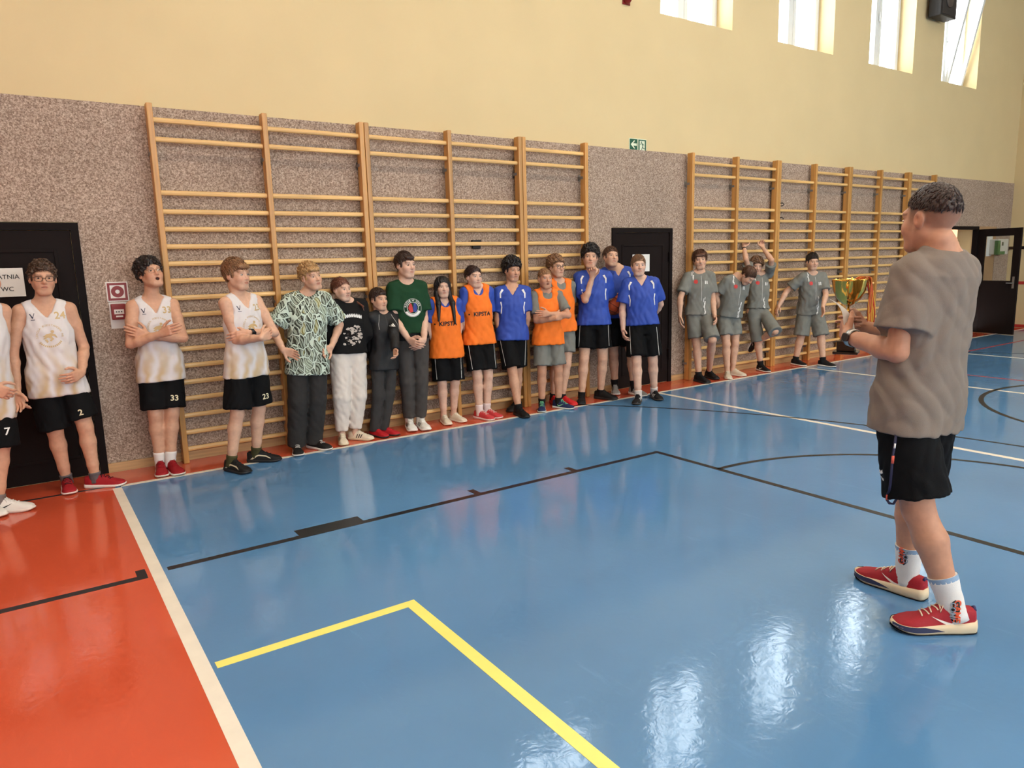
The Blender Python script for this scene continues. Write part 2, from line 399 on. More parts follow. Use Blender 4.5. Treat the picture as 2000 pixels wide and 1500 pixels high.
# ------------------------------------------------------------------ floor and court markings
LX, BASE_Y = 0.44, 6.10
floor = tag(MB().box((LX, ROOM_Y0, -.1), (ROOM_X1, BASE_Y, 0)).build('floor', M_BLUE), kind='structure', label='glossy blue vinyl sports floor')
MB().box((ROOM_X0, ROOM_Y0, -.1), (LX, WALL_Y, 0)).box((LX, BASE_Y, -.1), (ROOM_X1, WALL_Y, 0)).build('orange_zone', M_ORNG, floor, label='orange border of the sports floor')
def strip(x0, y0, x1, y1, m): return MB().box((min(x0, x1), min(y0, y1), -.0005), (max(x0, x1), max(y0, y1), .0012)).build('court_line', m, floor)
def arc_line(cx, cy, r, a0, a1, w, m, n=48):
    b = MB(); vs = []
    for i in range(n+1):
        a = a0+(a1-a0)*i/n
        for rr in (r-w/2, r+w/2): vs += [(cx+rr*math.cos(a), cy+rr*math.sin(a), .0012)]
    b.add(vs, [(2*i, 2*i+1, 2*i+3, 2*i+2) for i in range(n)]); return b.build('court_line', m, floor)
strip(LX-.02, ROOM_Y0, LX+.042, 6.06, M_LINEW)
strip(LX+.04, 6.075, 16.9, 6.125, M_LINEW)
for x in (6.29, 9.27, 12.26): strip(x-.03, ROOM_Y0, x+.03, 6.075, M_LINEW)
strip(-6.9, 6.13, LX-.03, 6.16, M_LINEK)
strip(-6.9, 4.115, .40, 4.165, M_LINEK); strip(.352, 4.165, .40, 4.255, M_LINEK)
KY = 4.18
strip(.505, KY-.025, 4.34, KY+.025, M_LINEK); strip(4.29, KY-4.9, 4.34, KY-.025, M_LINEK)
strip(1.25, KY+.025, 1.67, KY+.125, M_LINEK)
for x in (2.54, 3.43): strip(x-.025, KY+.025, x+.025, KY+.125, M_LINEK)
arc_line(4.315, KY-2.45, 1.8, -PI/2, PI/2, .045, M_LINEK)
arc_line(.108, 1.782, 6.655, -.75, .713, .035, M_LINEK, 64)
arc_line(9.27, 1.80, 1.80, 0, 2*PI, .05, M_LINEK, 72)
strip(.50, 2.955, 1.43, 3.01, M_LINEY); strip(1.372, ROOM_Y0+2, 1.43, 2.955, M_LINEY)
strip(10.145, -9, 10.19, 4.6, M_LINER); strip(10.6, 5.30, 16.4, 5.345, M_LINER); arc_line(9.6, 3.0, 3.6, -.4, .75, .035, M_LINEK, 40)

# ------------------------------------------------------------------ walls, windows
SILL, WTOP, WTH = 4.54, 6.42, .34
WIN = [6.81+2.305*k for k in range(-6, 4)]; WW = 1.33
DO0, DO1, DOZ = 14.42, 15.52, 2.04
wb = MB()
wb.box((ROOM_X0-.3, WALL_Y, -.1), (DO0, WALL_Y+WTH, SILL)).box((DO0, WALL_Y, DOZ), (DO1, WALL_Y+WTH, SILL)).box((DO1, WALL_Y, -.1), (ROOM_X1+.3, WALL_Y+WTH, SILL))
xs = [ROOM_X0-.3]+[v for x in WIN for v in (x, x+WW)]+[ROOM_X1+.3]
for i in range(0, len(xs), 2): wb.box((xs[i], WALL_Y, SILL), (xs[i+1], WALL_Y+WTH, WTOP))
wb.box((ROOM_X0-.3, WALL_Y, WTOP), (ROOM_X1+.3, WALL_Y+WTH, CEIL_Z))
wall_back = tag(wb.build('wall_back', M_PAINT, fix=False), kind='structure', label='cream yellow upper wall above the carpeted dado')
LD0, LD1, MD0, MD1 = -.62, .445, 5.995, 7.035
cb = MB(); CZ = 2.925
for a, b_ in ((ROOM_X0, LD0), (LD1, MD0), (MD1, DO0-.05), (DO1+.85, ROOM_X1)): cb.box((a, WALL_Y-.012, 0), (b_, WALL_Y+.002, CZ))
for a, b_, z in ((LD0, LD1, 2.015), (MD0, MD1, 1.998), (DO0-.05, DO1+.85, 2.06)): cb.box((a, WALL_Y-.012, z), (b_, WALL_Y+.002, CZ))
cb.build('carpet_panel', M_CARPET, wall_back, label='speckled grey-brown carpet covering the lower wall', fix=False)
MB().box((DO1, WALL_Y-.006, 0), (DO1+.85, WALL_Y+.002, 2.06)).build('tan_panel', M_TAN, wall_back)
wl = tag(MB().box((ROOM_X0-.3, ROOM_Y0-.3, -.1), (ROOM_X0, WALL_Y, CEIL_Z)).build('wall_left', M_PAINT), kind='structure')
wr_ = MB().box((ROOM_X1, ROOM_Y0-.3, -.1), (ROOM_X1+.3, WALL_Y, CEIL_Z)).build('wall_right', M_PAINT); tag(wr_, kind='structure')
for z in (.04, .92): MB().box((ROOM_X1-.012, ROOM_Y0, z-.03), (ROOM_X1+.002, WALL_Y-.02, z+.03)).build('red_stripe', plain('red_wall_stripe', (182, 48, 40), .6), wr_)
MB().box((ROOM_X1-.02, ROOM_Y0, 1.60), (ROOM_X1+.002, WALL_Y-.02, 1.66)).build('dark_rail', M_FRAME, wr_)
# wall behind the camera: a band of large windows
FW = [-5.6+2.8*k for k in range(8)]; fw = 2.1; FS, FT = 2.6, 6.3; y0, y1 = ROOM_Y0-.3, ROOM_Y0
wf = MB().box((ROOM_X0-.3, y0, -.1), (ROOM_X1+.3, y1, FS)).box((ROOM_X0-.3, y0, FT), (ROOM_X1+.3, y1, CEIL_Z))
xs = [ROOM_X0-.3]+[v for x in FW for v in (x, x+fw)]+[ROOM_X1+.3]
for i in range(0, len(xs), 2): wf.box((xs[i], y0, FS), (xs[i+1], y1, FT))
tag(wf.build('wall_front', M_PAINT, fix=False), kind='structure')
tag(MB().box((ROOM_X0-.3, ROOM_Y0-.3, CEIL_Z), (ROOM_X1+.3, WALL_Y+WTH, CEIL_Z+.2)).build('ceiling', M_CEIL), kind='structure')
def glass_mat():
    m, nt, b = _mat('window_glass'); L = nt.links; N = nt.nodes.new
    t = N('ShaderNodeBsdfTransparent'); t.inputs[0].default_value = (.94, .97, .98, 1); g = N('ShaderNodeBsdfGlossy'); g.inputs['Roughness'].default_value = .03; mx = N('ShaderNodeMixShader'); mx.inputs[0].default_value = .06
    L.new(t.outputs[0], mx.inputs[1]); L.new(g.outputs[0], mx.inputs[2]); L.new(mx.outputs[0], nt.nodes['Material Output'].inputs['Surface']); return m
M_GLASS = glass_mat()
def sash(x0, x1, z0, z1, y, parent, t=.06, rim=None):
    s_ = MB()
    for a, b_ in (((x0, y-.03, z0), (x0+t, y+.03, z1)), ((x1-t, y-.03, z0), (x1, y+.03, z1)), ((x0+t, y-.03, z0), (x1-t, y+.03, z0+t)), ((x0+t, y-.03, z1-t), (x1-t, y+.03, z1))): s_.box(a, b_)
    o = s_.build('sash', M_PVC, parent, fix=False)
    MB().box((x0+t, y-.004, z0+t), (x1-t, y+.004, z1-t)).build('pane', M_GLASS, o); return o
for i, x in enumerate(WIN):
    y = WALL_Y+.30; w = tag(bpy.data.objects.new('window_%d' % (i+1), None), kind='structure'); COL.objects.link(w)
    fr = MB(); 
    for a, b_ in (((x, y-.035, SILL), (x+.045, y+.035, WTOP)), ((x+WW-.045, y-.035, SILL), (x+WW, y+.035, WTOP)), ((x+.045, y-.035, SILL), (x+WW-.045, y+.035, SILL+.03)), ((x+.045, y-.035, WTOP-.045), (x+WW-.045, y+.035, WTOP)), ((x+WW/2-.03, y-.035, SILL+.03), (x+WW/2+.03, y+.035, WTOP-.045))): fr.box(a, b_)
    fr.build('frame', M_PVC, w, fix=False)
    sash(x+.045, x+WW/2-.03, SILL+.03, WTOP-.045, y-.015, w)
    o = sash(x+WW/2+.03, x+WW-.045, SILL+.03, WTOP-.045, y-.015 if i != 9 else 0, w)
    if i == 9:   # tilted open into the hall
        o.matrix_local = Matrix.Translation((0, y-.03, SILL+.03))@Matrix.Rotation(.20, 4, 'X')@Matrix.Translation((0, 0, -(SILL+.03)))
    MB().box((x+WW/2-.012, y-.075, SILL+.78), (x+WW/2+.012, y-.035, SILL+.80)).box((x+WW/2-.012, y-.075, SILL+.80), (x+WW/2+.012, y-.060, SILL+.92)).build('handle', M_PVC, w, fix=False)
    area_light('window_portal', (x+WW/2, WALL_Y+WTH+.02, (SILL+WTOP)/2), (PI/2, 0, PI), WW, WTOP-SILL, 1, (1, 1, 1), True).rotation_euler = (-PI/2, 0, 0)
for i, x in enumerate(FW):
    w = tag(bpy.data.objects.new('window_%d' % (i+11), None), kind='structure'); COL.objects.link(w)
    sash(x, x+fw/2, FS, FT, ROOM_Y0-.15, w); sash(x+fw/2, x+fw, FS, FT, ROOM_Y0-.15, w)
    area_light('window_portal', (x+fw/2, ROOM_Y0-.32, (FS+FT)/2), (PI/2, 0, 0), fw, FT-FS, 1, (1, 1, 1), True)
tag(MB().box((LD1, WALL_Y-.034, 0), (MD0, WALL_Y-.012, .075)).box((MD1, WALL_Y-.034, 0), (DO0-.06, WALL_Y-.012, .075)).build('baseboard_back', M_BASE, fix=False), kind='structure')
# corridor behind the open doorway
tag(MB().box((13.6, WALL_Y+WTH, -.1), (18.6, 9.3, 0)).build('floor_corridor', plain('corridor_floor', (120, 110, 104), .4)), kind='structure')
tag(MB().box((13.5, 9.3, -.1), (24, 9.5, 3)).box((13.4, WALL_Y+WTH, -.1), (13.6, 9.3, 3)).box((23.8, WALL_Y+WTH, -.1), (24, 9.3, 3)).box((13.4, WALL_Y+WTH, 2.8), (24, 9.4, 3)).box((18.6, WALL_Y+WTH, -.1), (24, 9.3, 0)).build('wall_corridor', M_TAN, fix=False), kind='structure')
# ------------------------------------------------------------------ doors
def door(n, x0, x1, z1, hinge_right=True):
    d = tag(bpy.data.objects.new('door_%d' % n, None), kind='structure'); COL.objects.link(d); y = WALL_Y
    MB().box((x0, y-.03, 0), (x0+.055, y+.03, z1)).box((x1-.055, y-.03, 0), (x1, y+.03, z1)).box((x0+.055, y-.03, z1-.055), (x1-.055, y+.03, z1)).build('frame', M_FRAME, d, fix=False)
    lf = MB().box((x0+.058, y-.018, .006), (x1-.058, y+.02, z1-.058), .004).build('leaf', M_DOOR, d)
    a, b_, c, e = x0+.16, x1-.16, .16, z1-.20; r = MB()
    for p, q in (((a, y-.026, c), (a+.022, y-.016, e)), ((b_-.022, y-.026, c), (b_, y-.016, e)), ((a+.022, y-.026, c), (b_-.022, y-.016, c+.022)), ((a+.022, y-.026, e-.022), (b_-.022, y-.016, e))): r.box(p, q, .003)
    r.build('moulding', M_DOOR, lf)
    hx = x1-.05 if hinge_right else x0+.05
    for z in (.38, z1-.36): MB().box((hx-.022, y-.05, z-.06), (hx+.012, y-.016, z+.06), .005).build('hinge', M_FRAME, lf)
    kx = x0+.12 if hinge_right else x1-.12
    k = MB().box((kx-.02, y-.028, .95), (kx+.02, y-.017, 1.17), .004); k.tube([(kx, y-.02, 1.08), (kx, y-.062, 1.08), (kx+.05, y-.066, 1.08), (kx+.115, y-.064, 1.08)], .009, 8); k.build('handle', M_FRAME, lf)
    return lf
door(1, LD0, LD1, 2.01, False); door(2, MD0, MD1, 1.993)
d3 = tag(bpy.data.objects.new('door_3', None), kind='structure'); COL.objects.link(d3)
MB().box((DO0-.05, WALL_Y-.03, 0), (DO0+.01, WALL_Y+.06, DOZ+.02)).box((DO1-.01, WALL_Y-.03, 0), (DO1+.05, WALL_Y+.06, DOZ+.02)).box((DO0+.01, WALL_Y-.03, DOZ-.04), (DO1-.01, WALL_Y+.06, DOZ+.02)).build('frame', M_FRAME, d3, fix=False)
lf = MB(); W3 = .80; t3 = .022
for a, b_ in (((0, -t3, .01), (.13, t3, 2.0)), ((W3-.13, -t3, .01), (W3, t3, 2.0)), ((.13, -t3, 1.86), (W3-.13, t3, 2.0)), ((.13, -t3, .01), (W3-.13, t3, 1.02))): lf.box(a, b_, .003)
leaf3 = lf.build('leaf', M_DOOR, d3); leaf3.location = (DO1+.05, WALL_Y-.04, 0); leaf3.rotation_euler = (0, 0, math.atan2(-.83, -.16))
MB().box((.13, -.004, 1.02), (W3-.13, .004, 1.86)).build('pane', M_GLASS, leaf3)
MB().tube([(W3-.07, -.02, .98), (W3-.07, -.07, .98), (W3-.17, -.07, .98)], .010, 8).box((W3-.09, -t3-.006, .88), (W3-.05, -t3, 1.1), .003).build('handle', M_STEEL, leaf3)

# ------------------------------------------------------------------ wall bars
RZ = [2.808, 2.660, 2.246, 2.098, 1.958, 1.818, 1.680, 1.540, 1.400, 1.258, 1.114, .974, .832, .692, .552, .406, .260, .116]
def rung_mesh(L):
    b = MB(); n = 10; vs = []
    for x in (0, L):
        for k in range(n): a = 2*PI*k/n; vs.append((x, .0155*math.copysign(abs(math.cos(a))**.8, math.cos(a)), .0205*math.copysign(abs(math.sin(a))**.8, math.sin(a))))
    b.add(vs, [(k, (k+1) % n, n+(k+1) % n, n+k) for k in range(n)]+[tuple(range(n))[::-1], tuple(range(n, 2*n))], False); return b.mesh('rung', M_RUNG)
post_me = MB().box((-.0225, 6.455, 0), (.0225, 6.545, 2.93), .007).mesh('post', M_POST)
brk_me = MB().box((-.02, 6.545, -.02), (.02, 6.587, -.016)).box((-.02, 6.583, -.035), (.02, 6.588, .035)).box((-.0245, 6.50, -.014), (-.0225, 6.587, .014)).mesh('bracket', M_STEEL)
def wall_bars(px, label, skip=()):
    r = empty('wall_bars', ((px[0]+px[-1])/2, 6.5, 0), label, 'wall bars', 'wooden wall bars along the carpeted wall')
    ox = r.location.x
    for x in px:
        o = link('post', post_me, r, (x-ox, -6.5, 0))
        for z in (2.55, 1.33, .22): link('bracket', brk_me, r, (x-ox, -6.5, z))
    for j in range(len(px)-1):
        L = px[j+1]-px[j]-.043; me = rung_mesh(L)
        for k, z in enumerate(RZ):
            if (j, k) in skip: continue
            link('rung', me, r, (px[j]+.0215-ox, -.005, z))
wall_bars((1.02, 1.91, 2.79), 'two-bay wooden wall bars nearest the left door')
wall_bars((2.84, 3.72, 4.58), 'two-bay wooden wall bars, middle unit left of the middle door')
wall_bars((4.63, 5.50), 'single-bay wooden wall bars just left of the middle door')
wall_bars((7.28, 8.16, 9.03), 'two-bay wooden wall bars just right of the middle door')
wall_bars((9.08, 9.95, 10.83), 'two-bay wooden wall bars missing one top rung', ((0, 0),))
wall_bars((10.88, 11.76, 12.62), 'two-bay wooden wall bars right of the unit missing a rung')
wall_bars((12.67, 13.53), 'single-bay wooden wall bars at the far right end')
# ------------------------------------------------------------------ lamps of the hall (above the picture)
LAMP_W, LAMP_C = 68, (1.0, .86, .68)
for i, x in enumerate((.6, 3.0, 5.4, 7.8, 10.2)):
    for j, y in enumerate((-6.5, -1.6, 3.0)):
        r = empty('ceiling_lamp', (x, y, CEIL_Z), 'long white ceiling lamp, %s from the left in the %s row' % (('first', 'second', 'third', 'fourth', 'fifth')[i], ('rear', 'middle', 'front')[j]), 'lamp', 'ceiling lamps of the hall')
        MB().box((-.75, -.16, -.09), (.75, .16, 0), .008).build('housing', M_PVC, r)
        MB().box((-.72, -.14, -.10), (.72, .14, -.091)).build('diffuser', plain('lamp_diffuser', (255, 240, 215), .5, emit=4.0), r)
        l = area_light('lamp_light', (0, 0, -.11), (0, 0, 0), 1.44, .28, LAMP_W, LAMP_C); l.parent = r
# ------------------------------------------------------------------ people
def unit(v): v = np.array(v, float); return v/(np.linalg.norm(v)+1e-12)
def ray(px, py): return unit((px-1000)/FPX*_r-(py-750)/FPX*_u+_f)
def on_floor(px, py, z=0.0): d = ray(px, py); return CAM_P+d*((z-CAM_H)/d[2])
UP = np.array([0, 0, 1.0])
def sphere_ray(px, c, L, sign):
    """point on the sight line px at distance L from joint c; sign -1 nearer the room, +1 nearer the wall"""
    d = ray(*px); o = CAM_P-c; b = o@d; q = b*b-(o@o-L*L)
    t = -b+(sign*math.sqrt(q) if q > 0 else 0.0)
    p = CAM_P+d*t
    return c+unit(p-c)*L
def two_bone(a, c, l1, l2, pole):
    v = c-a; D = np.linalg.norm(v); s = max(1.0, D*1.002/(l1+l2)); l1 *= s; l2 *= s
    u = v/D; x = (l1*l1-l2*l2+D*D)/(2*D); hgt = math.sqrt(max(l1*l1-x*x, 0)); p = pole-u*(pole@u)
    return a+u*x+unit(p)*hgt
class CCone(Cone):
    """cone with a flat cut at its far end (sleeve or trouser hem)"""
    def __call__(s, X, Y, Z):
        d = s.b-s.a; L = np.linalg.norm(d); px, py, pz = X-s.a[0], Y-s.a[1], Z-s.a[2]
        tu = (px*d[0]+py*d[1]+pz*d[2])/(L*L); t = np.clip(tu, 0, 1)
        q = np.sqrt((px-tu*d[0])**2+(py-tu*d[1])**2+(pz-tu*d[2])**2) if False else np.sqrt((px-np.maximum(tu, 0)*d[0])**2+(py-np.maximum(tu, 0)*d[1])**2+(pz-np.maximum(tu, 0)*d[2])**2)
        return smax(q-(s.r1+(s.r2-s.r1)*t), (tu-1)*L, 0.006)
class Pocket(Cone):
    pass
def rot(v, axis, ang):
    axis = unit(axis); return v*math.cos(ang)+np.cross(axis, v)*math.sin(ang)+axis*(axis@v)*(1-math.cos(ang))

class Person:
    def __init__(s, sp):
        s.sp = sp; g = sp.get
        toes = sp['toes']; s.foot = []
        t0 = [on_floor(x, y) for x, y, _ in toes if y is not None]
        c = np.mean(t0, 0); az = math.atan2(c[0], c[1]); s.az = az
        s.to_cam = -np.array([math.sin(az), math.cos(az), 0]); s.right = np.array([math.cos(az), -math.sin(az), 0])
        rel = lambda a: math.cos(math.radians(a))*s.to_cam+math.sin(math.radians(a))*s.right
        tz = []
        for dd in (0.12, 0.0):   # standing height read from the crown above the feet
            d_ = ray(*sp['top']); n_ = -s.to_cam; tz.append((CAM_P+d_*((c@n_+dd+g('lean', (0.04,)*3)[2])/(d_@n_)))[2])
        H = s.H = g('Hfix', tz[0]/0.995); K = s.K = H/1.75
        s.FL = g('fl', 0.165)*H
        ank = []
        for x, y, hd in toes:
            d = rel(hd); p = on_floor(x, y); ex = (p-d*s.FL*.98)[1]-g('wallmax', 6.47)+.01
            if ex > 0 and g('wallfix', True): p = p-np.array([0, min(ex, .16), 0])
            s.foot.append((p, d)); ank.append(p-d*s.FL*0.74+UP*0.085*K)
        fc = np.mean(ank, 0); fc[2] = 0; D0 = (fc@-s.to_cam)
        s.base = fc
        def at(px, dep):
            d = ray(*px); n = -s.to_cam; return CAM_P+d*((D0+dep)/(d@n))
        s.at = at
        lean = list(g('lean', (0.04, 0.04, 0.04)))
        hx, nx = np.array(sp['hip'], float), np.array(sp['neck'], float)
        hz = g('hipz', 0.512)*H; lo_, hi_ = 0.0, 1.6
        for _ in range(40):   # hip joints at their natural height on the line neck - hips
            tm = (lo_+hi_)/2
            if at(nx+(hx-nx)*tm, lean[0])[2] > hz: lo_ = tm
            else: hi_ = tm
        hx = nx+(hx-nx)*lo_
        for q, (pp, rad) in enumerate(((hx, .118), (nx, .105), (sp['top'], .10))):   # backs stay in front of the wall bars
            ex = at(pp, lean[q])[1]+rad*K-g('wallmax', 6.47)
            if ex > 0: lean[q] -= ex/math.cos(az)
        s.lean = lean
        s.pel = at(hx, lean[0]); s.neck = at(nx, lean[1]); top = at(sp['top'], lean[2])
        s.front = rel(g('bo', 0)); s.lat = np.cross(s.front, UP)*-1.0
        fh = rel(g('hipo', g('bo', 0))); s.latH = -np.cross(fh, UP); s.frontH = fh
        # lat: viewer's right when the chest faces the viewer
        sl = g('shroll', 0.0); s.lat = rot(s.lat, s.front, math.radians(sl))
        w = s.w = g('w', 1.0); hw = g('hw', 0.087)*H*(0.6+0.4*w)
        ax = unit(s.neck-s.pel); s.ax = ax; s.Ls = np.linalg.norm(s.neck-s.pel)
        dropS = g('drop', 0.048)*K
        s.sh = [s.neck-ax*dropS-s.lat*hw, s.neck-ax*dropS+s.lat*hw]
        if 'shdz' in sp:
            for i in (0, 1): s.sh[i] = s.sh[i]+UP*sp['shdz'][i]
        hj = 0.048*H*(0.75+0.25*w); s.hip = [s.pel-s.latH*hj, s.pel+s.latH*hj]
        # legs
        lt, ls = 0.245*H, 0.230*H
        s.ank = ank; s.knee = []
        for i in (0, 1):
            kp = g('knees', (None, None))[i]; ap = g('ankles', (None, None))[i]
            if ap is not None:
                k_ = sphere_ray(kp[:2], s.hip[i], lt, kp[2]); a_ = sphere_ray(ap[:2], k_, ls, ap[2]); s.knee.append(k_); s.ank[i] = a_
            elif kp is not None:
                k_ = sphere_ray(kp[:2], s.hip[i], lt, kp[2]); s.knee.append(k_)
            else:
                pole = s.foot[i][1]*0.6+s.frontH*0.6
                D_ = np.linalg.norm(s.hip[i]-s.ank[i]); f_ = D_*g('bend', (1.004, 1.004))[i]/(lt+ls)
                s.knee.append(two_bone(s.hip[i], s.ank[i], lt*f_, ls*f_, pole))
        # arms
        s.el, s.wr, s.hd, s.th = [], [], [], []
        lu, lf = 0.172*H, 0.148*H
        arms = sp['arms']
        for i in (0, 1):
            a = arms[i]; e = sphere_ray(a['e'][:2], s.sh[i], lu, a['e'][2]); wv = sphere_ray(a['w'][:2], e, lf, a['w'][2])
            if not g('wallarm'):
                ym = g('wallmax', 6.47)-.045
                cl = lambda q, m: CAM_P+(q-CAM_P)*((m-CAM_P[1])/(q-CAM_P)[1]) if q[1] > m else q
                e = cl(e, ym); wv = cl(wv, ym-.01)
            hd = unit(wv-e)
            if not g('wallarm') and (wv+hd*.18*K)[1] > ym: hd = unit(hd-np.array([0, ((wv+hd*.18*K)[1]-ym)/(.18*K), 0]))
            if 'h' in a: hd = unit(sphere_ray(a['h'][:2], wv, 0.14*K, a['h'][2])-wv)
            th = a.get('t', 'front'); th = {'front': s.front, 'up': UP, 'back': -s.front, 'in': s.lat*(1 if i == 0 else -1), 'out': s.lat*(-1 if i == 0 else 1), 'down': -UP}[th]
            s.el.append(e); s.wr.append(wv); s.hd.append(hd); th = th-hd*(th@hd); s.th.append(unit(th))
        # head
        hh = s.hh = g('hh', 0.136)*H; s.hs = hh/0.228
        fy = rel(g('ho', 0)); fx = -np.cross(fy, UP); fz = UP.copy()
        p = math.radians(g('hp', 0)); fy, fz = fy*math.cos(p)+fz*math.sin(p), fz*math.cos(p)-fy*math.sin(p)
        r_ = math.radians(g('hr', 0)); fx, fz = fx*math.cos(r_)-fz*math.sin(r_), fz*math.cos(r_)+fx*math.sin(r_)
        s.hM = np.array([fx, fy, fz]); s.hc = top-fz*(hh*0.5+g('hairtop', 0.014))
        s.rs = np.random.RandomState(g('seed', 1))
    def hp(s, x, y, z): return s.hc+s.hs*(x*s.hM[0]+y*s.hM[1]+z*s.hM[2])
    def z_of(s, py, dep=-.12):
        hx = s.sp['hip'][0]; return s.at((hx, py), s.lean[0]+dep)[2]
    # ---------------- skin
    def skin_prims(s):
        K, w, sp = s.K, s.w, s.sp; P = []; lb = sp.get('lb', 1.0); g = sp.get; bl = g('belly', 0.0)
        q = 0.93*w*K; d = (0.5+0.5*w)*0.93*K
        s.tor = Loft(s.pel, s.neck, s.latH, s.lat, [(-.16, .12*q, .08*d, .09*d, 0), (0, .158*q, .10*d, .105*d, 0), (.3, .135*q, .09*d+bl*.5, .085*d, .0), (.65, .152*q, .10*d, .09*d, 0), (.85, .14*q, .088*d, .088*d, -.004), (.96, .10*q, .06*d, .07*d, -.012), (1.0, .07*q, .048*d, .06*d, -.015)], k=.03)
        P.append(s.tor)
        P.append(Cone(s.sh[0]*.8+s.sh[1]*.2, s.sh[1]*.8+s.sh[0]*.2, .047*K, .047*K, k=.04))
        # trapezius
        nb = s.neck-s.front*.012
        for i in (0, 1): P.append(Cone(nb+s.ax*.03, s.sh[i]+s.ax*.012, .034*K, .036*K, k=.035))
        a = lb*K
        for i in (0, 1):
            sh, el, wr = s.sh[i], s.el[i], s.wr[i]; m = sh*.6+el*.4; fm = el*.72+wr*.28; f2 = el*.3+wr*.7
            P += [Cone(sh, m, .051*a, .045*a, .03), Cone(m, el, .045*a, .036*a, .02), Cone(el, fm, .036*a, .039*a, .015), Cone(fm, f2, .039*a, .030*a, .015), Cone(f2, wr, .030*a, .0255*a, .015)]
            P += s.hand_prims(i)
            hp, kn, an = s.hip[i], s.knee[i], s.ank[i]; th = hp*.45+kn*.55; back = -s.frontH
            a = lb*K*(.80 if any(q['k'] == 'trousers' for q in sp['wear']) else 1.0)
            P += [Cone(hp, th, .086*a*(.8+.2*w), .072*a, .035), Cone(th, kn, .072*a, .053*a, .02)]
            c1 = kn*.7+an*.3+back*.010; c2 = kn*.25+an*.75
            P += [Cone(kn, c1, .052*a, .055*a, .02), Cone(c1, c2, .055*a, .040*a, .02), Cone(c2, an, .040*a, .034*a, .015)]
            a = lb*K
            fd = s.foot[i][1] if g('ankles', (None, None))[i] is None else s.footdir(i)
            a = lb*K
            P += [Cone(an, an-UP*.03 if g('ankles', (None, None))[i] is None else an, .034*a, .036*a, .015)]
        P += s.head_prims()
        return P
    def footdir(s, i):
        v = s.sp['fdir'][i]; return unit(v[0]*s.right+v[1]*UP-v[2]*s.to_cam)
    def hand_prims(s, i):
        K = s.K*1.02; W = s.wr[i]; d = s.hd[i]; t = s.th[i]; n = np.cross(t, d) if i == 0 else np.cross(d, t)
        c = s.sp['arms'][i].get('curl', 0.25); sp_ = s.sp['arms'][i].get('spread', 1.0); P = []
        L = {0: (.040, .024, .020), 1: (.045, .028, .021), 2: (.041, .026, .020), 3: (.032, .020, .017)}
        for j, o in enumerate((.030, .010, -.010, -.029)):
            b = W+d*(.086-.004*abs(j-1))*K+t*o*K
            P.append(Cone(W+d*.012*K+t*o*.55*K, b, .0155*K, .0125*K, .012))
            dd = unit(d+t*o*2.2*sp_); p = b; r = (.0092, .0085, .0076, .0065)
            for q in range(3):
                dd = rot(dd, t if i == 0 else t, 0) if c == 0 else unit(dd*math.cos(c*(1.0, 1.15, .7)[q])+np.cross(np.cross(dd, n), dd)*math.sin(c*(1.0, 1.15, .7)[q]))
                e = p+dd*L[j][q]*K; sc = .92 if j == 3 else 1
                P.append(Cone(p, e, r[q]*K*sc, r[q+1]*K*sc, .004)); p = e
        b = W+d*.024*K+t*.024*K+n*.006*K; dd = unit(d*.62+t*.75+n*.25)
        for q, (l, r1, r2) in enumerate(((.042, .0140, .0110), (.031, .0105, .0095), (.024, .0095, .0075))):
            e = b+dd*l*K; P.append(Cone(b, e, r1*K, r2*K, .008 if q == 0 else .004)); b = e; dd = unit(dd+d*.35-t*(.15+c*.3)+n*.1*c)
        return P
    def head_prims(s):
        S = s.hs; M = s.hM; hp = s.hp; P = []; g = s.sp.get; fw = g('facew', 1.0)*.94
        E = lambda c, r, k, sub=False: Ell(hp(*c), M, np.array(r)*S, k*S, sub)
        C = lambda a, b, r1, r2, k, sub=False: Cone(hp(*a), hp(*b), r1*S, r2*S, k*S, sub)
        nb = s.neck
        P.append(Cone(nb-s.front*.012-s.ax*.02, hp(0, -.030, -.075), .056*s.K*g('nk', 1), .050*S*g('nk', 1), .025))
        P += [E((0, -.014, .028), (.0725, .093, .084), .01), E((0, .026, -.030), (.0585*fw, .064, .074), .03)]
        P += [C((-.018*fw, .064, -.094), (.018*fw, .064, -.094), .019, .019, .022)]
        for x in (-1, 1):
            P += [C((.050*fw*x, .002, -.045), (.026*fw*x, .050, -.088), .020, .018, .036)]
            P += [E((.037*fw*x, .060, -.030), (.022, .022, .024), .034)]
        P += [C((-.034, .074, .026), (.034, .074, .026), .0118, .0118, .022)]
        for x in (-1, 1): P.append(E((.032*x, .099, .002), (.0180, .0135, .0105), .016, True))
        P += [C((0, .084, .012), (0, .101, -.026), .0075, .0105, .010), C((0, .093, -.030), (0, .104, -.028), .009, .0085, .006)]
        for x in (-1, 1): P.append(E((.0115*x, .092, -.031), (.0075, .009, .007), .006))
        # muzzle and lips
        P.append(E((0, .072, -.060), (.026, .020, .022), .02))
        P += [C((-.015, .0855, -.0555), (.015, .0855, -.0555), .0050, .0050, .006), C((-.013, .0855, -.0650), (.013, .0855, -.0650), .0058, .0058, .006)]
        mo = g('mouth', 0.0)
        if mo > 0: P.append(E((0, .092, -.061-.004*mo), (.015, .014, .004+.009*mo), .004, True))
        else: P.append(C((-.020, .093, -.0603), (.020, .093, -.0603), .0022, .0022, .003, True))
        for x in (-1, 1):
            P += [E((.0765*x, -.010, -.004), (.0095, .021, .031), .008), E((.087*x, -.004, .000), (.007, .010, .016), .006, True)]
        return P
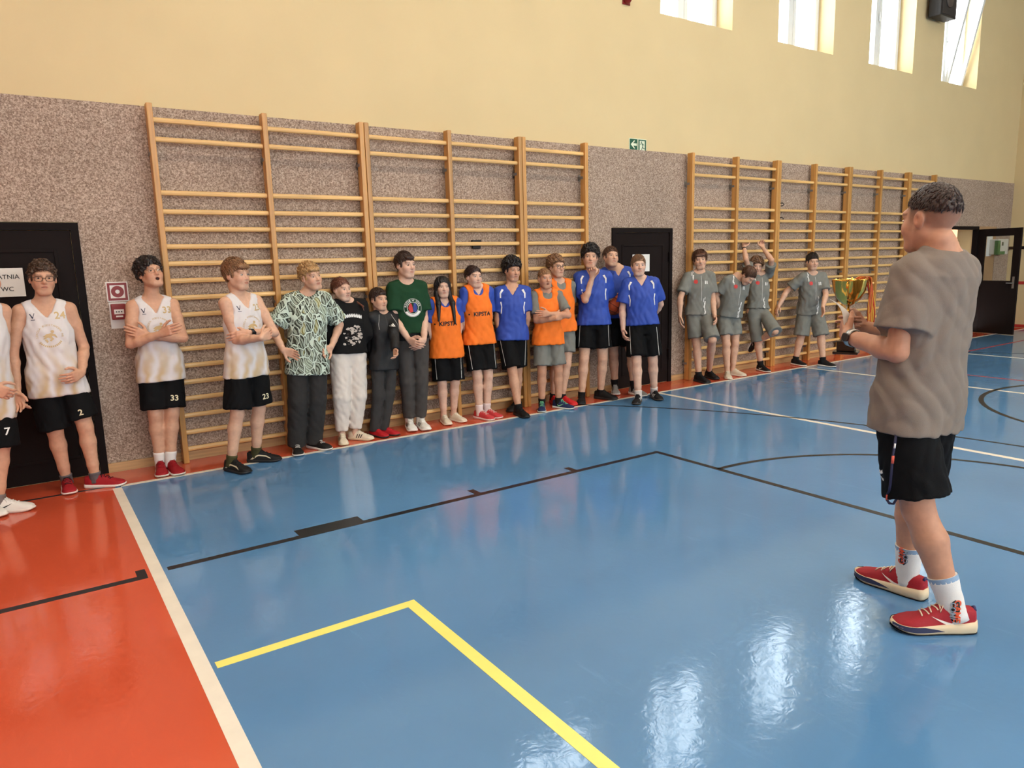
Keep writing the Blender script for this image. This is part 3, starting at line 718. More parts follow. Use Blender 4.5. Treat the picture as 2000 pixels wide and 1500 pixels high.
    def build_skin(s):
        P = s.skin_prims(); h = s.sp.get('h', .012); S = s.hs
        lo = s.hc-.150*S; hi = s.hc+.150*S
        pat = [(lo, hi, s.sp.get('hf', .0040))]
        for i in (0, 1):
            c = s.wr[i]+s.hd[i]*.085*s.K; pat.append((c-.118*s.K, c+.118*s.K, s.sp.get('hhand', .0044)))
        V, Q = sdf_mesh(P, h, patches=pat)
        # colour by place on the body
        base = np.array(rgb(s.sp.get('skin', (214, 164, 138)))); C = np.tile(base, (len(V), 1))
        L = (V-s.hc)@s.hM.T/S; x, y, z = L[:, 0], L[:, 1], L[:, 2]
        ishead = (np.abs(z) < .13) & (np.abs(x) < .1) & (np.abs(y) < .13)
        def mixc(m, c, f):
            m = (m*f)[:, None]; return C*(1-m)+np.array(c)*m
        g = lambda cx, cy, cz, rx, ry, rz: np.exp(-(((x-cx)/rx)**2+((y-cy)/ry)**2+((z-cz)/rz)**2))*ishead
        red = base*np.array([1.02, .72, .66])
        C = mixc(g(.040, .065, -.030, .022, .04, .02)+g(-.040, .065, -.030, .022, .04, .02), red, .55)
        C = mixc(g(0, .105, -.026, .013, .015, .013), red, .5)
        C = mixc(g(.08, -.01, 0, .012, .03, .035)+g(-.08, -.01, 0, .012, .03, .035), red, .45)
        lip = ((np.abs(z+.0603) < .0105-.0075*(np.abs(x)/.021)**2) & (np.abs(x) < .021) & (y > .072) & ishead).astype(float)
        C = mixc(lip, base*np.array([.80, .47, .47]), .75)
        mo = s.sp.get('mouth', 0.0)
        if mo > 0:
            inm = ((((z+.061+.004*mo)/(.003+.0085*mo))**2+(x/.0145)**2 < 1) & (y > .066) & ishead).astype(float); C = mixc(inm, (.03, .008, .008), .95)
        else:
            C = mixc(((np.abs(z+.0603) < .0019) & (np.abs(x) < .021) & (y > .07) & ishead).astype(float), base*.28, .8)
        hc = np.array(rgb(s.sp['hair'].get('brow', s.sp['hair']['c'])))
        brow = ((np.abs(z-.0255+.10*(np.abs(x)-.033)**2/.02) < .0034) & (np.abs(x) > .013) & (np.abs(x) < .052) & (y > .05) & ishead).astype(float)
        C = mixc(brow, hc, .55)
        lid = g(.032, .085, .0105, .017, .03, .0035)+g(-.032, .085, .0105, .017, .03, .0035)
        C = mixc(lid, base*.42, .55)
        hh_ = s.sp['hair']; a_, b_ = hh_.get('line', (.004, .62)); f_ = hh_.get('fore', .060)+.012
        dp = a_+b_*y-z; df = (1-np.sqrt((x/.066)**2+((y-.118)/.062)**2+((z-f_+.095)/.092)**2))*.07
        wob = .004*np.sin(x*260+2*np.sin(y*90))+.003*np.sin(x*510+z*300)
        C = mixc(np.clip(1-(np.maximum(dp, df)+.002+wob)/.013, 0, 1)*ishead*(z > -.06), np.array(rgb(hh_['c'])), .70)
        if 'stubble' in s.sp['hair']:
            f = s.sp['hair']['stubble']; side = np.clip((z+.052-.30*np.clip(y, 0, .1))/.085, 0, 1)*np.clip((.052-y)/.02, 0, 1)*ishead*(z > -.05)
            ear = np.exp(-(((np.abs(x)-.08)/.014)**2+((y+.008)/.024)**2+((z+.004)/.034)**2)); C = mixc(np.clip(side*f*(1-ear*1.2), 0, 1), hc, .8)
        if 'beard' in s.sp:
            bd = g(0, .082, -.100, .02, .03, .02); C = mixc(np.clip(bd*1.3, 0, 1), hc, s.sp['beard'])
        for i in (0, 1):
            for c, r in ((s.knee[i], .06), (s.el[i], .05)):
                C = mixc(np.exp(-((V-c)**2).sum(1)/r**2), red, .30)
            C = mixc(np.exp(-((V-s.wr[i]-s.hd[i]*.12*s.K)**2).sum(1)/.075**2), red, .32)
        return V, Q, C
    # ---------------- clothes
    def top_prims(s, kind, ease=0.0, hem=-.12, sleeve=.55, neckline='crew', srad=.062, flare=0.0, hy=None, vdepth=.085):
        if hy is not None: hem = (s.z_of(hy)-s.pel[2])/(s.neck[2]-s.pel[2])
        K, w = s.K, s.w; q = .93*w*K; d = (.5+.5*w)*.93*K; e = ease; bl = s.sp.get('belly', 0.0); P = []
        st = [(min(hem, -.02), (.180+flare)*q+e, (.124+flare)*d+e+bl*.6, .124*d+e, 0), (.02, .178*q+e, .122*d+e+bl*.8, .122*d+e, 0), (.3, .163*q+e, .116*d+e+bl, .108*d+e, 0), (.62, .170*q+e, .120*d+e+bl*.3, .104*d+e, 0), (.84, .160*q+e, .100*d+e, .100*d+e, -.004), (.955, .115*q+e*.7, .070*d+e*.7, .08*d+e*.7, -.012), (1.0, .08*q+e*.5, .056*d+e*.5, .068*d+e*.5, -.015)]
        lf = Loft(s.pel, s.neck, s.latH, s.lat, st, n=2.4, k=.03, kc=.005); P.append(lf)
        if hem < .1:
            for i in (0, 1):
                v = s.knee[i]-s.hip[i]; P.append(Cone(s.hip[i]+s.ax*.02, s.hip[i]+v*min(.5, max(.05, -hem*s.Ls/abs(v[2]))), (.088+.005)*s.sp.get('lb', 1.0)*K+e*.6, (.098+.005)*s.sp.get('lb', 1.0)*K+e*.6, .03))
        P.append(Plane(s.pel+s.ax*s.Ls*hem, -s.ax, .004))
        a = s.sp.get('lb', 1.0)*K
        P.append(Cone(s.sh[0]*.86+s.sh[1]*.14, s.sh[1]*.86+s.sh[0]*.14, .045*K+e, .045*K+e, k=.035))
        nb = s.neck-s.front*.012
        for i in (0, 1): P.append(Cone(nb+s.ax*.022, s.sh[i]+s.ax*.012, .036*K+e*.6, .040*K+e, k=.03))
        if kind in ('tee', 'long'):
            for i in (0, 1):
                sh, el, wr = s.sh[i], s.el[i], s.wr[i]
                if kind == 'tee': P.append(CCone(sh, sh+(el-sh)*sleeve, .054*a+e, srad*a+e, k=.03))
                else:
                    P += [Cone(sh, el, .056*a+e, .050*a+e, .03), CCone(el, el+(wr-el)*sleeve, .052*a+e, .040*a+e, .02)]
        if kind == 'tank':
            for i, sg in ((0, -1), (1, 1)):
                c = s.sh[i]+s.lat*sg*.052*K-s.ax*.030*K; M = np.array([s.lat, s.front, s.ax])
                P.append(Ell(c, M, (.083*K, .3, .132*K), .006, True))
        # neck opening
        c = s.neck+s.ax*.034*K+s.front*.012
        M = np.array([s.lat, s.front, s.ax])
        P.append(Ell(c, M, np.array((.071, .085, .052))*K*(1.0+ease), .006, True))
        if neckline == 'v': P.append(VCut(s.neck-s.ax*vdepth*K+s.front*.10*K, s.lat, s.ax, s.front, .62))
        if neckline == 'scoop': P.append(Ell(s.neck+s.front*.10*K-s.ax*.012*K, M, np.array((.068, .09, .075))*K, .006, True))
        return P, lf
    def shorts_prims(s, t=.82, r=.104, top=.14, ease=0, hy=None):
        K, w = s.K, s.w; q = .93*w*K; d = (.5+.5*w)*.93*K; P = []; a = s.sp.get('lb', 1.0)*K; bl = s.sp.get('belly', 0)
        P.append(Loft(s.pel, s.neck, s.latH, s.latH, [(-.16, .145*q, .098*d, .110*d, 0), (0, .166*q, .108*d+bl*.4, .114*d, 0), (top, .152*q, .104*d+bl*.6, .102*d, 0)], k=.03, kc=.006))
        for i in (0, 1):
            hp, kn = s.hip[i], s.knee[i]
            tt = t if hy is None else min(1.05, (hp[2]-s.z_of(hy[i] if isinstance(hy, tuple) else hy))/max(.1, hp[2]-kn[2]))
            P.append(CCone(hp, hp+(kn-hp)*tt, r*.80*a, r*.98*a, k=.025))
        return P
    def trouser_prims(s, rk=.078, ra=.068, rt=.098, low=.02, top=.14):
        K, w = s.K, s.w; P = s.shorts_prims(1.0, .09, top)[:1]; a = s.sp.get('lb', 1.0)*K
        for i in (0, 1):
            hp, kn, an = s.hip[i], s.knee[i], s.ank[i]; e = an+unit(kn-an)*low
            P += [Cone(hp, kn, rt*a, rk*a, .012), CCone(kn, e, rk*a, ra*a, .012)]
        return P

def to_mesh(V, Q, base, name, mats, col=None):
    return mesh_np(name, V-base, Q, mats, True, col)

# ---------------- skin and cloth materials
def skin_mat():
    if 'skin' in MATS: return MATS['skin']
    m, nt, b = _mat('skin'); L = nt.links
    at = nt.nodes.new('ShaderNodeVertexColor'); at.layer_name = 'Col'
    tc = nt.nodes.new('ShaderNodeTexCoord'); n = nt.nodes.new('ShaderNodeTexNoise'); n.inputs['Scale'].default_value = 38; n.inputs['Detail'].default_value = 5
    L.new(tc.outputs['Object'], n.inputs['Vector'])
    r = nt.nodes.new('ShaderNodeMapRange'); r.inputs['From Min'].default_value = .3; r.inputs['From Max'].default_value = .7; r.inputs['To Min'].default_value = .92; r.inputs['To Max'].default_value = 1.06
    L.new(n.outputs['Fac'], r.inputs['Value'])
    v = nt.nodes.new('ShaderNodeVectorMath'); v.operation = 'SCALE'; L.new(at.outputs['Color'], v.inputs[0]); L.new(r.outputs[0], v.inputs['Scale']); L.new(v.outputs[0], b.inputs['Base Color'])
    b.inputs['Roughness'].default_value = .52; b.inputs['Specular IOR Level'].default_value = .35
    MATS['skin'] = m; return m
def cloth(c, rough=.85, var=.06, name=None, bump=.25, sheen=.0, spec=.25):
    return plain(name or 'fabric_%d_%d_%d' % tuple(c), c, rough, var=var, scale=14, bump=bump, bscale=320, spec=spec, sheen=sheen)
def hair_mat(c, c2=None):
    nm = 'hair_%d_%d_%d' % tuple(c)+('' if c2 is None else '_tips')
    if nm in MATS: return MATS[nm]
    m, nt, b = _mat(nm); L = nt.links
    tc = nt.nodes.new('ShaderNodeTexCoord'); n = nt.nodes.new('ShaderNodeTexNoise'); n.inputs['Scale'].default_value = 130; n.inputs['Detail'].default_value = 3
    L.new(tc.outputs['Object'], n.inputs['Vector'])
    cr = nt.nodes.new('ShaderNodeValToRGB'); L.new(n.outputs['Fac'], cr.inputs['Fac'])
    k = np.array(rgb(c)); e = cr.color_ramp.elements
    e[0].position = .32; e[0].color = (*(k*.55), 1); e[1].position = .7; e[1].color = (*np.clip(k*1.5+.004, 0, 1), 1)
    out = cr.outputs[0]
    L.new(out, b.inputs['Base Color']); b.inputs['Roughness'].default_value = .45; b.inputs['Specular IOR Level'].default_value = .4
    MATS[nm] = m; return m

# ---------------- hair
def hair_build(s):
    hs = s.sp['hair']; S, M, hp = s.hs, s.hM, s.hp; rs = s.rs; st = hs.get('style', 'short')
    top, side, bk = hs.get('top', .016), hs.get('side', .007), hs.get('back', .010)
    E = lambda c, r, k, sub=False: Ell(hp(*c), M, np.array(r)*S, k*S, sub)
    cen = np.array((0, -.014-bk*.4, .028+top*.45)); R = np.array((.0745+side, .094+bk*.7, .085+top*.62))
    a, b = hs.get('line', (.004, .62))
    P = [E(cen, R, .01)]
    n = M.T@np.array((0, b, -1.0)); P.append(Plane(hp(0, 0, a), n, .014*S))
    fh = hs.get('fore', .060)+.012
    P.append(E((0, .118, fh-.095), (.066, .062, .092), .020, True))
    if st not in ('long',):
        for x in (-1, 1): P.append(E((.082*x, .006, -.012), (.02, .024, .034), .006, True))
    if st not in ('pony', 'long') and 'stubble' not in hs:
        for x in (-1, 1): P.append(E((.0665*x, .026, .006), (.007, .011, .026), .010))
    if hs.get('fringe'):
        for (x, z, r) in hs['fringe']: P.append(E((x, .074, z), (r, .024, r*.62), .012))
    pts = []
    def okp(p): return p[2] > a+b*p[1]+.004 and not (((p[0])/.066)**2+((p[1]-.118)/.062)**2+((p[2]-fh+.095)/.092)**2 < 1.0)
    def surf():
        while True:
            v = unit(rs.normal(size=3)); p = cen+v*R
            if okp(p): return p, v
    if st == 'curly':
        for i in range(int(hs.get('n', 90)*1.9)):
            p, v = surf(); r = rs.uniform(.0065, .0125)*hs.get('blob', 1.0); P.append(Ell(hp(*(p+v*rs.uniform(-.002, .008))), M, np.array((r, r, r))*S, .004*S))
    tail = []
    if st == 'long':
        # two curtains down the front of the shoulders
        for x in (-1, 1):
            sh = s.neck+s.lat*x*.070-s.ax*.02+s.front*.075
            p0, p1 = hp(.034*x, .010, .086), hp(.064*x, .004, .030); p2 = hp(.068*x, .000, -.075); p3 = sh-s.ax*.015; p4 = s.neck+s.lat*x*.080-s.ax*(.20 if x < 0 else .225)+s.front*.130
            P += [Cone(p0, p1, .022*S, .027*S, .02), Cone(p1, p2, .027*S, .031*S, .02), Cone(p2, p3, .030*S, .028*S, .02), Cone(p3, p4, .028*S, .013*S, .02)]
        P.append(Cone(hp(0, -.075, .0), s.neck-s.front*.09-s.ax*.05, .06*S, .05*S, .03))
    if st in ('pony', 'bun'):
        P.append(E((0, -.112, .0), (.026, .024, .030), .015))
        if 'tail' in hs:
            q = hp(0, -.120, -.005)
            for p in hs['tail']:
                e = s.neck+s.lat*p[0]+s.front*p[1]+s.ax*p[2]; rr = .022-.0045*hs['tail'].index(p); P.append(Cone(q, e, rr*S, (rr-.0045)*S, .012)); q = e
    V, Q = sdf_mesh(P, hs.get('h', .0048), disp=None)
    # ripple along the strands
    L = (V-s.hc)@M.T/S
    w = .0016*np.sin(L[:, 0]*420+9*np.sin(L[:, 1]*40)+5*np.sin(L[:, 2]*30))+.0016*np.sin(L[:, 2]*210+L[:, 1]*330+3)
    dirn = (V-s.hp(*cen)); dirn /= np.linalg.norm(dirn, axis=1)[:, None]+1e-9
    V = V+dirn*(w*hs.get('ripple', 1.0))[:, None]
    # locks
    lv, lq = [], []; off = len(V)
    nl = hs.get('locks', 420); ln = hs.get('len', .035); curl = hs.get('curl', .0)
    for i in range(nl):
        p, v = surf(); crown = np.array((hs.get('part', 0.0), -.035, .12)); t = p-crown
        t = t+np.array(hs.get('comb', (0, .02, 0)))*rs.uniform(.5, 1.5)+rs.normal(size=3)*.018*(1+2*curl)
        nrm = unit((p-cen)/R**2); t = unit(t-nrm*(t@nrm)); wd = np.cross(t, nrm); l = ln*rs.uniform(.6, 1.2); r0 = rs.uniform(.0022, .0042)
        q = p-nrm*.002; lift = rs.uniform(.0005, .0045)*hs.get('lift', 1.0); ph = rs.uniform(0, 6.28); row = []
        for k in range(5):
            f = k/4; pos = q+wd*(curl*.010*math.sin(ph+f*7))+nrm*(curl*.008*math.cos(ph+f*7))
            e = (pos-cen)/R; ee = np.linalg.norm(e); pos = cen+e/ee*(1)*R+nrm*(lift*(.3+1.2*f)+curl*.006) if ee < 1.0+.03 else pos
            rr = r0*(1-.85*f)+.0004
            for an in (0, 2.09, 4.19): row.append(pos+rr*1.6*math.cos(an)*wd+rr*math.sin(an)*nrm)
            q = q+t*l/4; 
        if row[-1][1] > .045 and row[-1][2] < hs.get('bang', fh-.024)-(.020 if i % 3 == 0 and st not in ('pony', 'long') else 0): continue
        b0 = off+len(lv); lv += [hp(*r) for r in row]
        for k in range(4):
            for c in range(3): lq.append((b0+k*3+c, b0+k*3+(c+1) % 3, b0+(k+1)*3+(c+1) % 3, b0+(k+1)*3+c))
    if lv: V = np.concatenate([V, np.array(lv)]); Q = np.concatenate([Q, np.array(lq)])
    return V, Q

# ---------------- prints laid on cloth
_text_cache = {}
def text_tris(txt, size=1.0, bold=0.0):
    key = (txt, bold)
    if key not in _text_cache:
        cu = bpy.data.curves.new('lettering', 'FONT'); cu.body = txt; cu.size = 1.0; cu.offset = bold; cu.align_x = 'CENTER'; cu.align_y = 'CENTER'; cu.resolution_u = 3
        o = bpy.data.objects.new('lettering', cu); COL.objects.link(o)
        me = bpy.data.meshes.new_from_object(o); me.calc_loop_triangles()
        V = np.array([v.co[:2] for v in me.vertices]); T = np.array([t.vertices[:] for t in me.loop_triangles])
        bpy.data.objects.remove(o); bpy.data.curves.remove(cu); bpy.data.meshes.remove(me); _text_cache[key] = (V, T)
    V, T = _text_cache[key]
    return V*size, T.copy()
def poly_tris(pts):
    from mathutils.geometry import tessellate_polygon
    T = tessellate_polygon([[Vector((x, y, 0)) for x, y in pts]]); return np.array(pts, float), np.array(T)
def ring_tris(r0, r1, n=28, a0=0, a1=2*PI, sx=1.0):
    V = []; T = []
    for i in range(n+1):
        a = a0+(a1-a0)*i/n; V += [(r0*math.cos(a)*sx, r0*math.sin(a)), (r1*math.cos(a)*sx, r1*math.sin(a))]
    for i in range(n): b = 2*i; T += [(b, b+1, b+3), (b, b+3, b+2)]
    return np.array(V, float), np.array(T)
def disc_tris(r, n=20, sx=1.0, c=(0, 0)): 
    return poly_tris([(c[0]+r*sx*math.cos(2*PI*i/n), c[1]+r*math.sin(2*PI*i/n)) for i in range(n)])
def arc_text(txt, r, a_mid, size, bold=.0, flip=False):
    Vs, Ts = [], []; n = 0; step = size*.72/r
    for i, ch in enumerate(txt):
        if ch == ' ': continue
        V, T = text_tris(ch, size, bold); a = a_mid+(step*(len(txt)-1)/2-step*i)*(1 if not flip else -1); rr = a-PI/2+(PI if flip else 0)
        V = V@np.array([[math.cos(rr), math.sin(rr)], [-math.sin(rr), math.cos(rr)]])+np.array([r*math.cos(a), r*math.sin(a)])
        Vs.append(V); Ts.append(T+n); n += len(V)
    return np.concatenate(Vs), np.concatenate(Ts)
def join_tris(*parts):
    Vs, Ts = [], []; n = 0
    for V, T in parts: Vs.append(V); Ts.append(T+n); n += len(V)
    return np.concatenate(Vs), np.concatenate(Ts)
def shift(vt, dx, dy, ang=0.0, sc=1.0):
    V, T = vt; c, s_ = math.cos(ang), math.sin(ang); return V*sc@np.array([[c, s_], [-s_, c]])+np.array([dx, dy]), T
def refine(V, T, mx):
    for _ in range(4):
        e = np.stack([np.linalg.norm(V[T[:, i]]-V[T[:, (i+1) % 3]], axis=1) for i in range(3)], 1)
        if e.max() <= mx: break
        nT = []; V = list(map(tuple, V)); mid = {}
        def gm(a, b):
            k = (min(a, b), max(a, b))
            if k not in mid: V.append(((V[a][0]+V[b][0])/2, (V[a][1]+V[b][1])/2)); mid[k] = len(V)-1
            return mid[k]
        long_ = lambda a, b: math.hypot(V[a][0]-V[b][0], V[a][1]-V[b][1]) > mx
        for a, b, c in T:
            m = [long_(a, b), long_(b, c), long_(c, a)]
            if not any(m): nT.append((a, b, c)); continue
            k = sum(m)
            if k == 3: ab, bc, ca = gm(a, b), gm(b, c), gm(c, a); nT += [(a, ab, ca), (ab, b, bc), (ca, bc, c), (ab, bc, ca)]
            else:
                while not m[0]: a, b, c = b, c, a; m = m[1:]+m[:1]
                if k == 1: ab = gm(a, b); nT += [(a, ab, c), (ab, b, c)]
                elif m[1]: ab, bc = gm(a, b), gm(b, c); nT += [(ab, b, bc), (a, ab, bc), (a, bc, c)]
                else: ab, ca = gm(a, b), gm(c, a); nT += [(a, ab, ca), (ab, b, ca), (ca, b, c)]
        V = np.array(V); T = np.array(nT)
    return np.array(V), T
def decal(bvh, vt, o, xd, yd, mat, parent, base, name='print', off=.0022, reach=.5, label=None, mx=.02):
    """thin printed shape wrapped on a surface: cast every corner from plane (o,xd,yd) onto it"""
    V, T = refine(*vt, mx); o = np.array(o, float); nd = np.cross(xd, yd); P = []; ok = np.ones(len(V), bool)
    for i, (x, y) in enumerate(V):
        p = o+xd*x+yd*y; h = bvh.ray_cast(Vector(p+nd*reach*.5), Vector(-nd), reach)
        if h[0] is None: ok[i] = False; P.append(p)
        else: P.append(np.array(h[0])+nd*off)
    T = T[ok[T].all(1)]
    if len(T) == 0: return None
    a = np.array(P); t0 = T[0]
    me = mesh_np(name, a-base, T, mat, False); return link(name, me, parent, None, label)
# ------------------------------------------------------------------ things on the wall
def flat_text(txt, size, x, z, y, mat, parent, name='lettering', bold=.01, flipx=1):
    V, T = text_tris(txt, size, bold); P = np.c_[x+V[:, 0], np.full(len(V), y), z+V[:, 1]]
    return link(name, mesh_np(name, P, T, mat, False), parent)
def flat_shape(vt, x, z, y, mat, parent, name):
    V, T = vt; return link(name, mesh_np(name, np.c_[x+V[:, 0], np.full(len(V), y), z+V[:, 1]], T, mat, False), parent)
def wall_things():
    PAPER = plain('white_paper', (232, 228, 222), .7, var=.02, scale=6); INK = plain('black_ink', (34, 32, 34), .6)
    yd = WALL_Y-.030
    p = empty('paper_notice', (-.10, yd, 1.57), 'white paper notice with black lettering taped on the left door', 'notice')
    MB().box((-.150, 0, -.106), (.150, .003, .106)).build('sheet', PAPER, p)
    flat_text('SZATNIA', .046, .030, .040, -.0012, INK, p); flat_text('WC', .046, .040, -.050, -.0012, INK, p)
    p = empty('paper_notice', (6.475, yd, 1.565), 'white paper notice on the middle door behind a blue-shirted head', 'notice')
    MB().box((-.147, 0, -.106), (.147, .003, .106)).build('sheet', PAPER, p)
    # exit signs
    yw = WALL_Y-.004; GRN = plain('exit_green', (22, 84, 60), .4); LUM = plain('photoluminescent_white', (226, 232, 206), .5)
    e = empty('exit_sign', (6.362, yw, 2.985), 'green exit sign with white arrow pointing left', 'sign')
    MB().box((-.072, -.004, -.072), (.066, .004, .072)).build('plate', LUM, e); MB().box((-.064, -.006, -.064), (.060, -.003, .064)).build('field', GRN, e)
    flat_shape(poly_tris([(-.052, 0), (.002, .046), (.022, .046), (-.012, .014), (.048, .014), (.048, -.014), (-.012, -.014), (.022, -.046), (.002, -.046)]), 0, 0, -.0075, LUM, e, 'arrow')
    e = empty('exit_sign', (6.505, yw, 2.985), 'green and white exit sign with running figure', 'sign')
    MB().box((-.070, -.004, -.072), (.070, .004, .072)).build('plate', LUM, e)
    flat_shape(join_tris(poly_tris([(-.064, .064), (.064, .064), (.064, .050), (-.064, .050)]), poly_tris([(-.064, .05), (-.044, .05), (-.044, -.066), (-.064, -.066)]), poly_tris([(.042, .05), (.064, .05), (.064, -.066), (.042, -.066)])), 0, 0, -.0055, GRN, e, 'door_outline')
    flat_shape(join_tris(disc_tris(.0095, 12, 1, (-.014, .034)), poly_tris([(-.012, .020), (.004, .022), (.014, -.012), (.004, -.018)]), poly_tris([(-.010, .018), (-.036, .002), (-.040, .008), (-.014, .024)]), poly_tris([(.002, .022), (.026, .012), (.030, -.006), (.024, -.008), (.020, .006), (.0, .014)]), poly_tris([(.004, -.012), (-.008, -.036), (-.020, -.062), (-.012, -.064), (.002, -.038), (.014, -.016)]), poly_tris([(.010, -.010), (.020, -.034), (.040, -.036), (.040, -.043), (.015, -.042), (.002, -.014)])), 0, 0, -.0055, GRN, e, 'running_figure')
    # fire alarm
    RED = plain('alarm_red', (132, 22, 24), .4); yw = WALL_Y-.014
    a = empty('alarm_sign', (.662, yw, 1.470), 'square red and white fire alarm sign with a ring symbol', 'sign')
    MB().box((-.078, -.003, -.078), (.078, .003, .078)).build('plate', PAPER, a); MB().box((-.070, -.005, -.070), (.070, -.002, .070)).build('red_field', RED, a); MB().box((-.052, -.0065, -.052), (.052, -.004, .052)).build('white_field', PAPER, a)
    flat_shape(ring_tris(.016, .046, 28), 0, 0, -.008, RED, a, 'ring_symbol')
    b = empty('alarm_box', (.648, yw, 1.28), 'small red call point box on a white back plate under the alarm sign', 'alarm')
    MB().box((-.058, -.004, -.105), (.075, .004, .105)).build('back_plate', PAPER, b); MB().box((-.048, -.045, -.030), (.055, -.003, .094), .006).build('body', RED, b)
    MB().box((-.030, -.048, .012), (.040, -.044, .050)).build('window', PAPER, b)
    for k in range(3): MB().lathe([(.0055, 0), (.0055, .002)], 10).build('mark', INK, b, (-.014+.018*k, -.049, .031)).rotation_euler = (PI/2, 0, 0)
    MB().box((-.02, -.047, -.012), (.03, -.044, .0)).build('label_plate', PAPER, b)
    # black socket between the rungs
    s = empty('wall_socket', (4.06, WALL_Y-.012, 1.81), 'small black box on the wall behind the rungs', 'box')
    MB().box((-.05, -.03, -.04), (.05, 0, .045), .006).build('body', INK, s); MB().box((-.055, -.034, .03), (.055, 0, .05), .004).build('lid', INK, s)
    for z, l in ((2.335, 'upper'), (2.132, 'lower')):
        MB().tube([(0, 0, .02), (0, -.06, .02), (0, -.085, 0), (0, -.06, -.022), (0, -.035, -.018)], .007, 8).build('wall_hook', INK, None, (9.25, WALL_Y-.012, z))
        tag(bpy.context.scene.collection.objects[-1], '%s of two curved black hooks on the wall between far rungs' % l, 'hook')
    # loudspeaker and alarm sounder
    sp = empty('loudspeaker', (13.28, WALL_Y, 5.80), 'black loudspeaker mounted between the far windows', 'speaker')
    MB().box((-.26, -.26, -.36), (.26, -.06, .36), .012).build('cabinet', plain('speaker_black', (34, 30, 30), .6), sp); MB().box((-.235, -.266, -.335), (.235, -.258, .335), .004).build('grille', plain('grille_black', (46, 40, 38), .8, bump=.5, bscale=260), sp)
    MB().lathe([(.12, 0), (.11, .012), (.03, .02)], 24).build('cone', plain('cone_grey', (78, 66, 60), .6), sp, (0, -.266, -.10)).rotation_euler = (PI/2, 0, 0)
    MB().tube([(.10, -.06, -.2), (.10, 0, -.2)], .02, 8).tube([(.26, -.16, -.12), (.36, -.18, -.10), (.36, -.02, -.10)], .014, 8).build('bracket', M_FRAME, sp)
    sd = empty('alarm_sounder', (6.24, WALL_Y, 4.60), 'red alarm sounder high on the wall at the top photo edge', 'alarm')
    MB().lathe([(.055, 0), (.055, .03), (.040, .06), (.018, .075)], 20).build('dome', RED, sd).rotation_euler = (PI/2, 0, 0); MB().box((-.06, -.012, -.06), (.06, 0, .06), .004).build('base', RED, sd)
    # box behind the glazed door and a notice in the corridor
    d = empty('dispenser_box', (16.33, WALL_Y-.006, 1.66), 'white and green dispenser box seen through the open door glass', 'box')
    MB().box((-.22, -.16, -.15), (.24, 0, .15), .012).build('body', plain('dispenser_white', (206, 202, 190), .5), d); MB().box((-.222, -.164, -.152), (.10, -.150, -.09)).box((-.225, -.162, -.152), (-.12, -.10, .12)).build('green_panel', plain('dispenser_green', (70, 116, 66), .5), d)
    MB().box((-.06, -.166, .02), (.01, -.161, .09)).build('window', plain('dispenser_window', (80, 84, 70), .4), d); MB().box((-.34, -.004, -.18), (-.10, 0, .30)).build('back_sheet', PAPER, d)
    n = empty('paper_notice', (19.35, 9.296, 1.60), 'pale notice on the corridor wall in the open doorway', 'notice')
    MB().box((-.32, -.004, -.22), (.32, 0, .24)).build('sheet', PAPER, n)
wall_things()
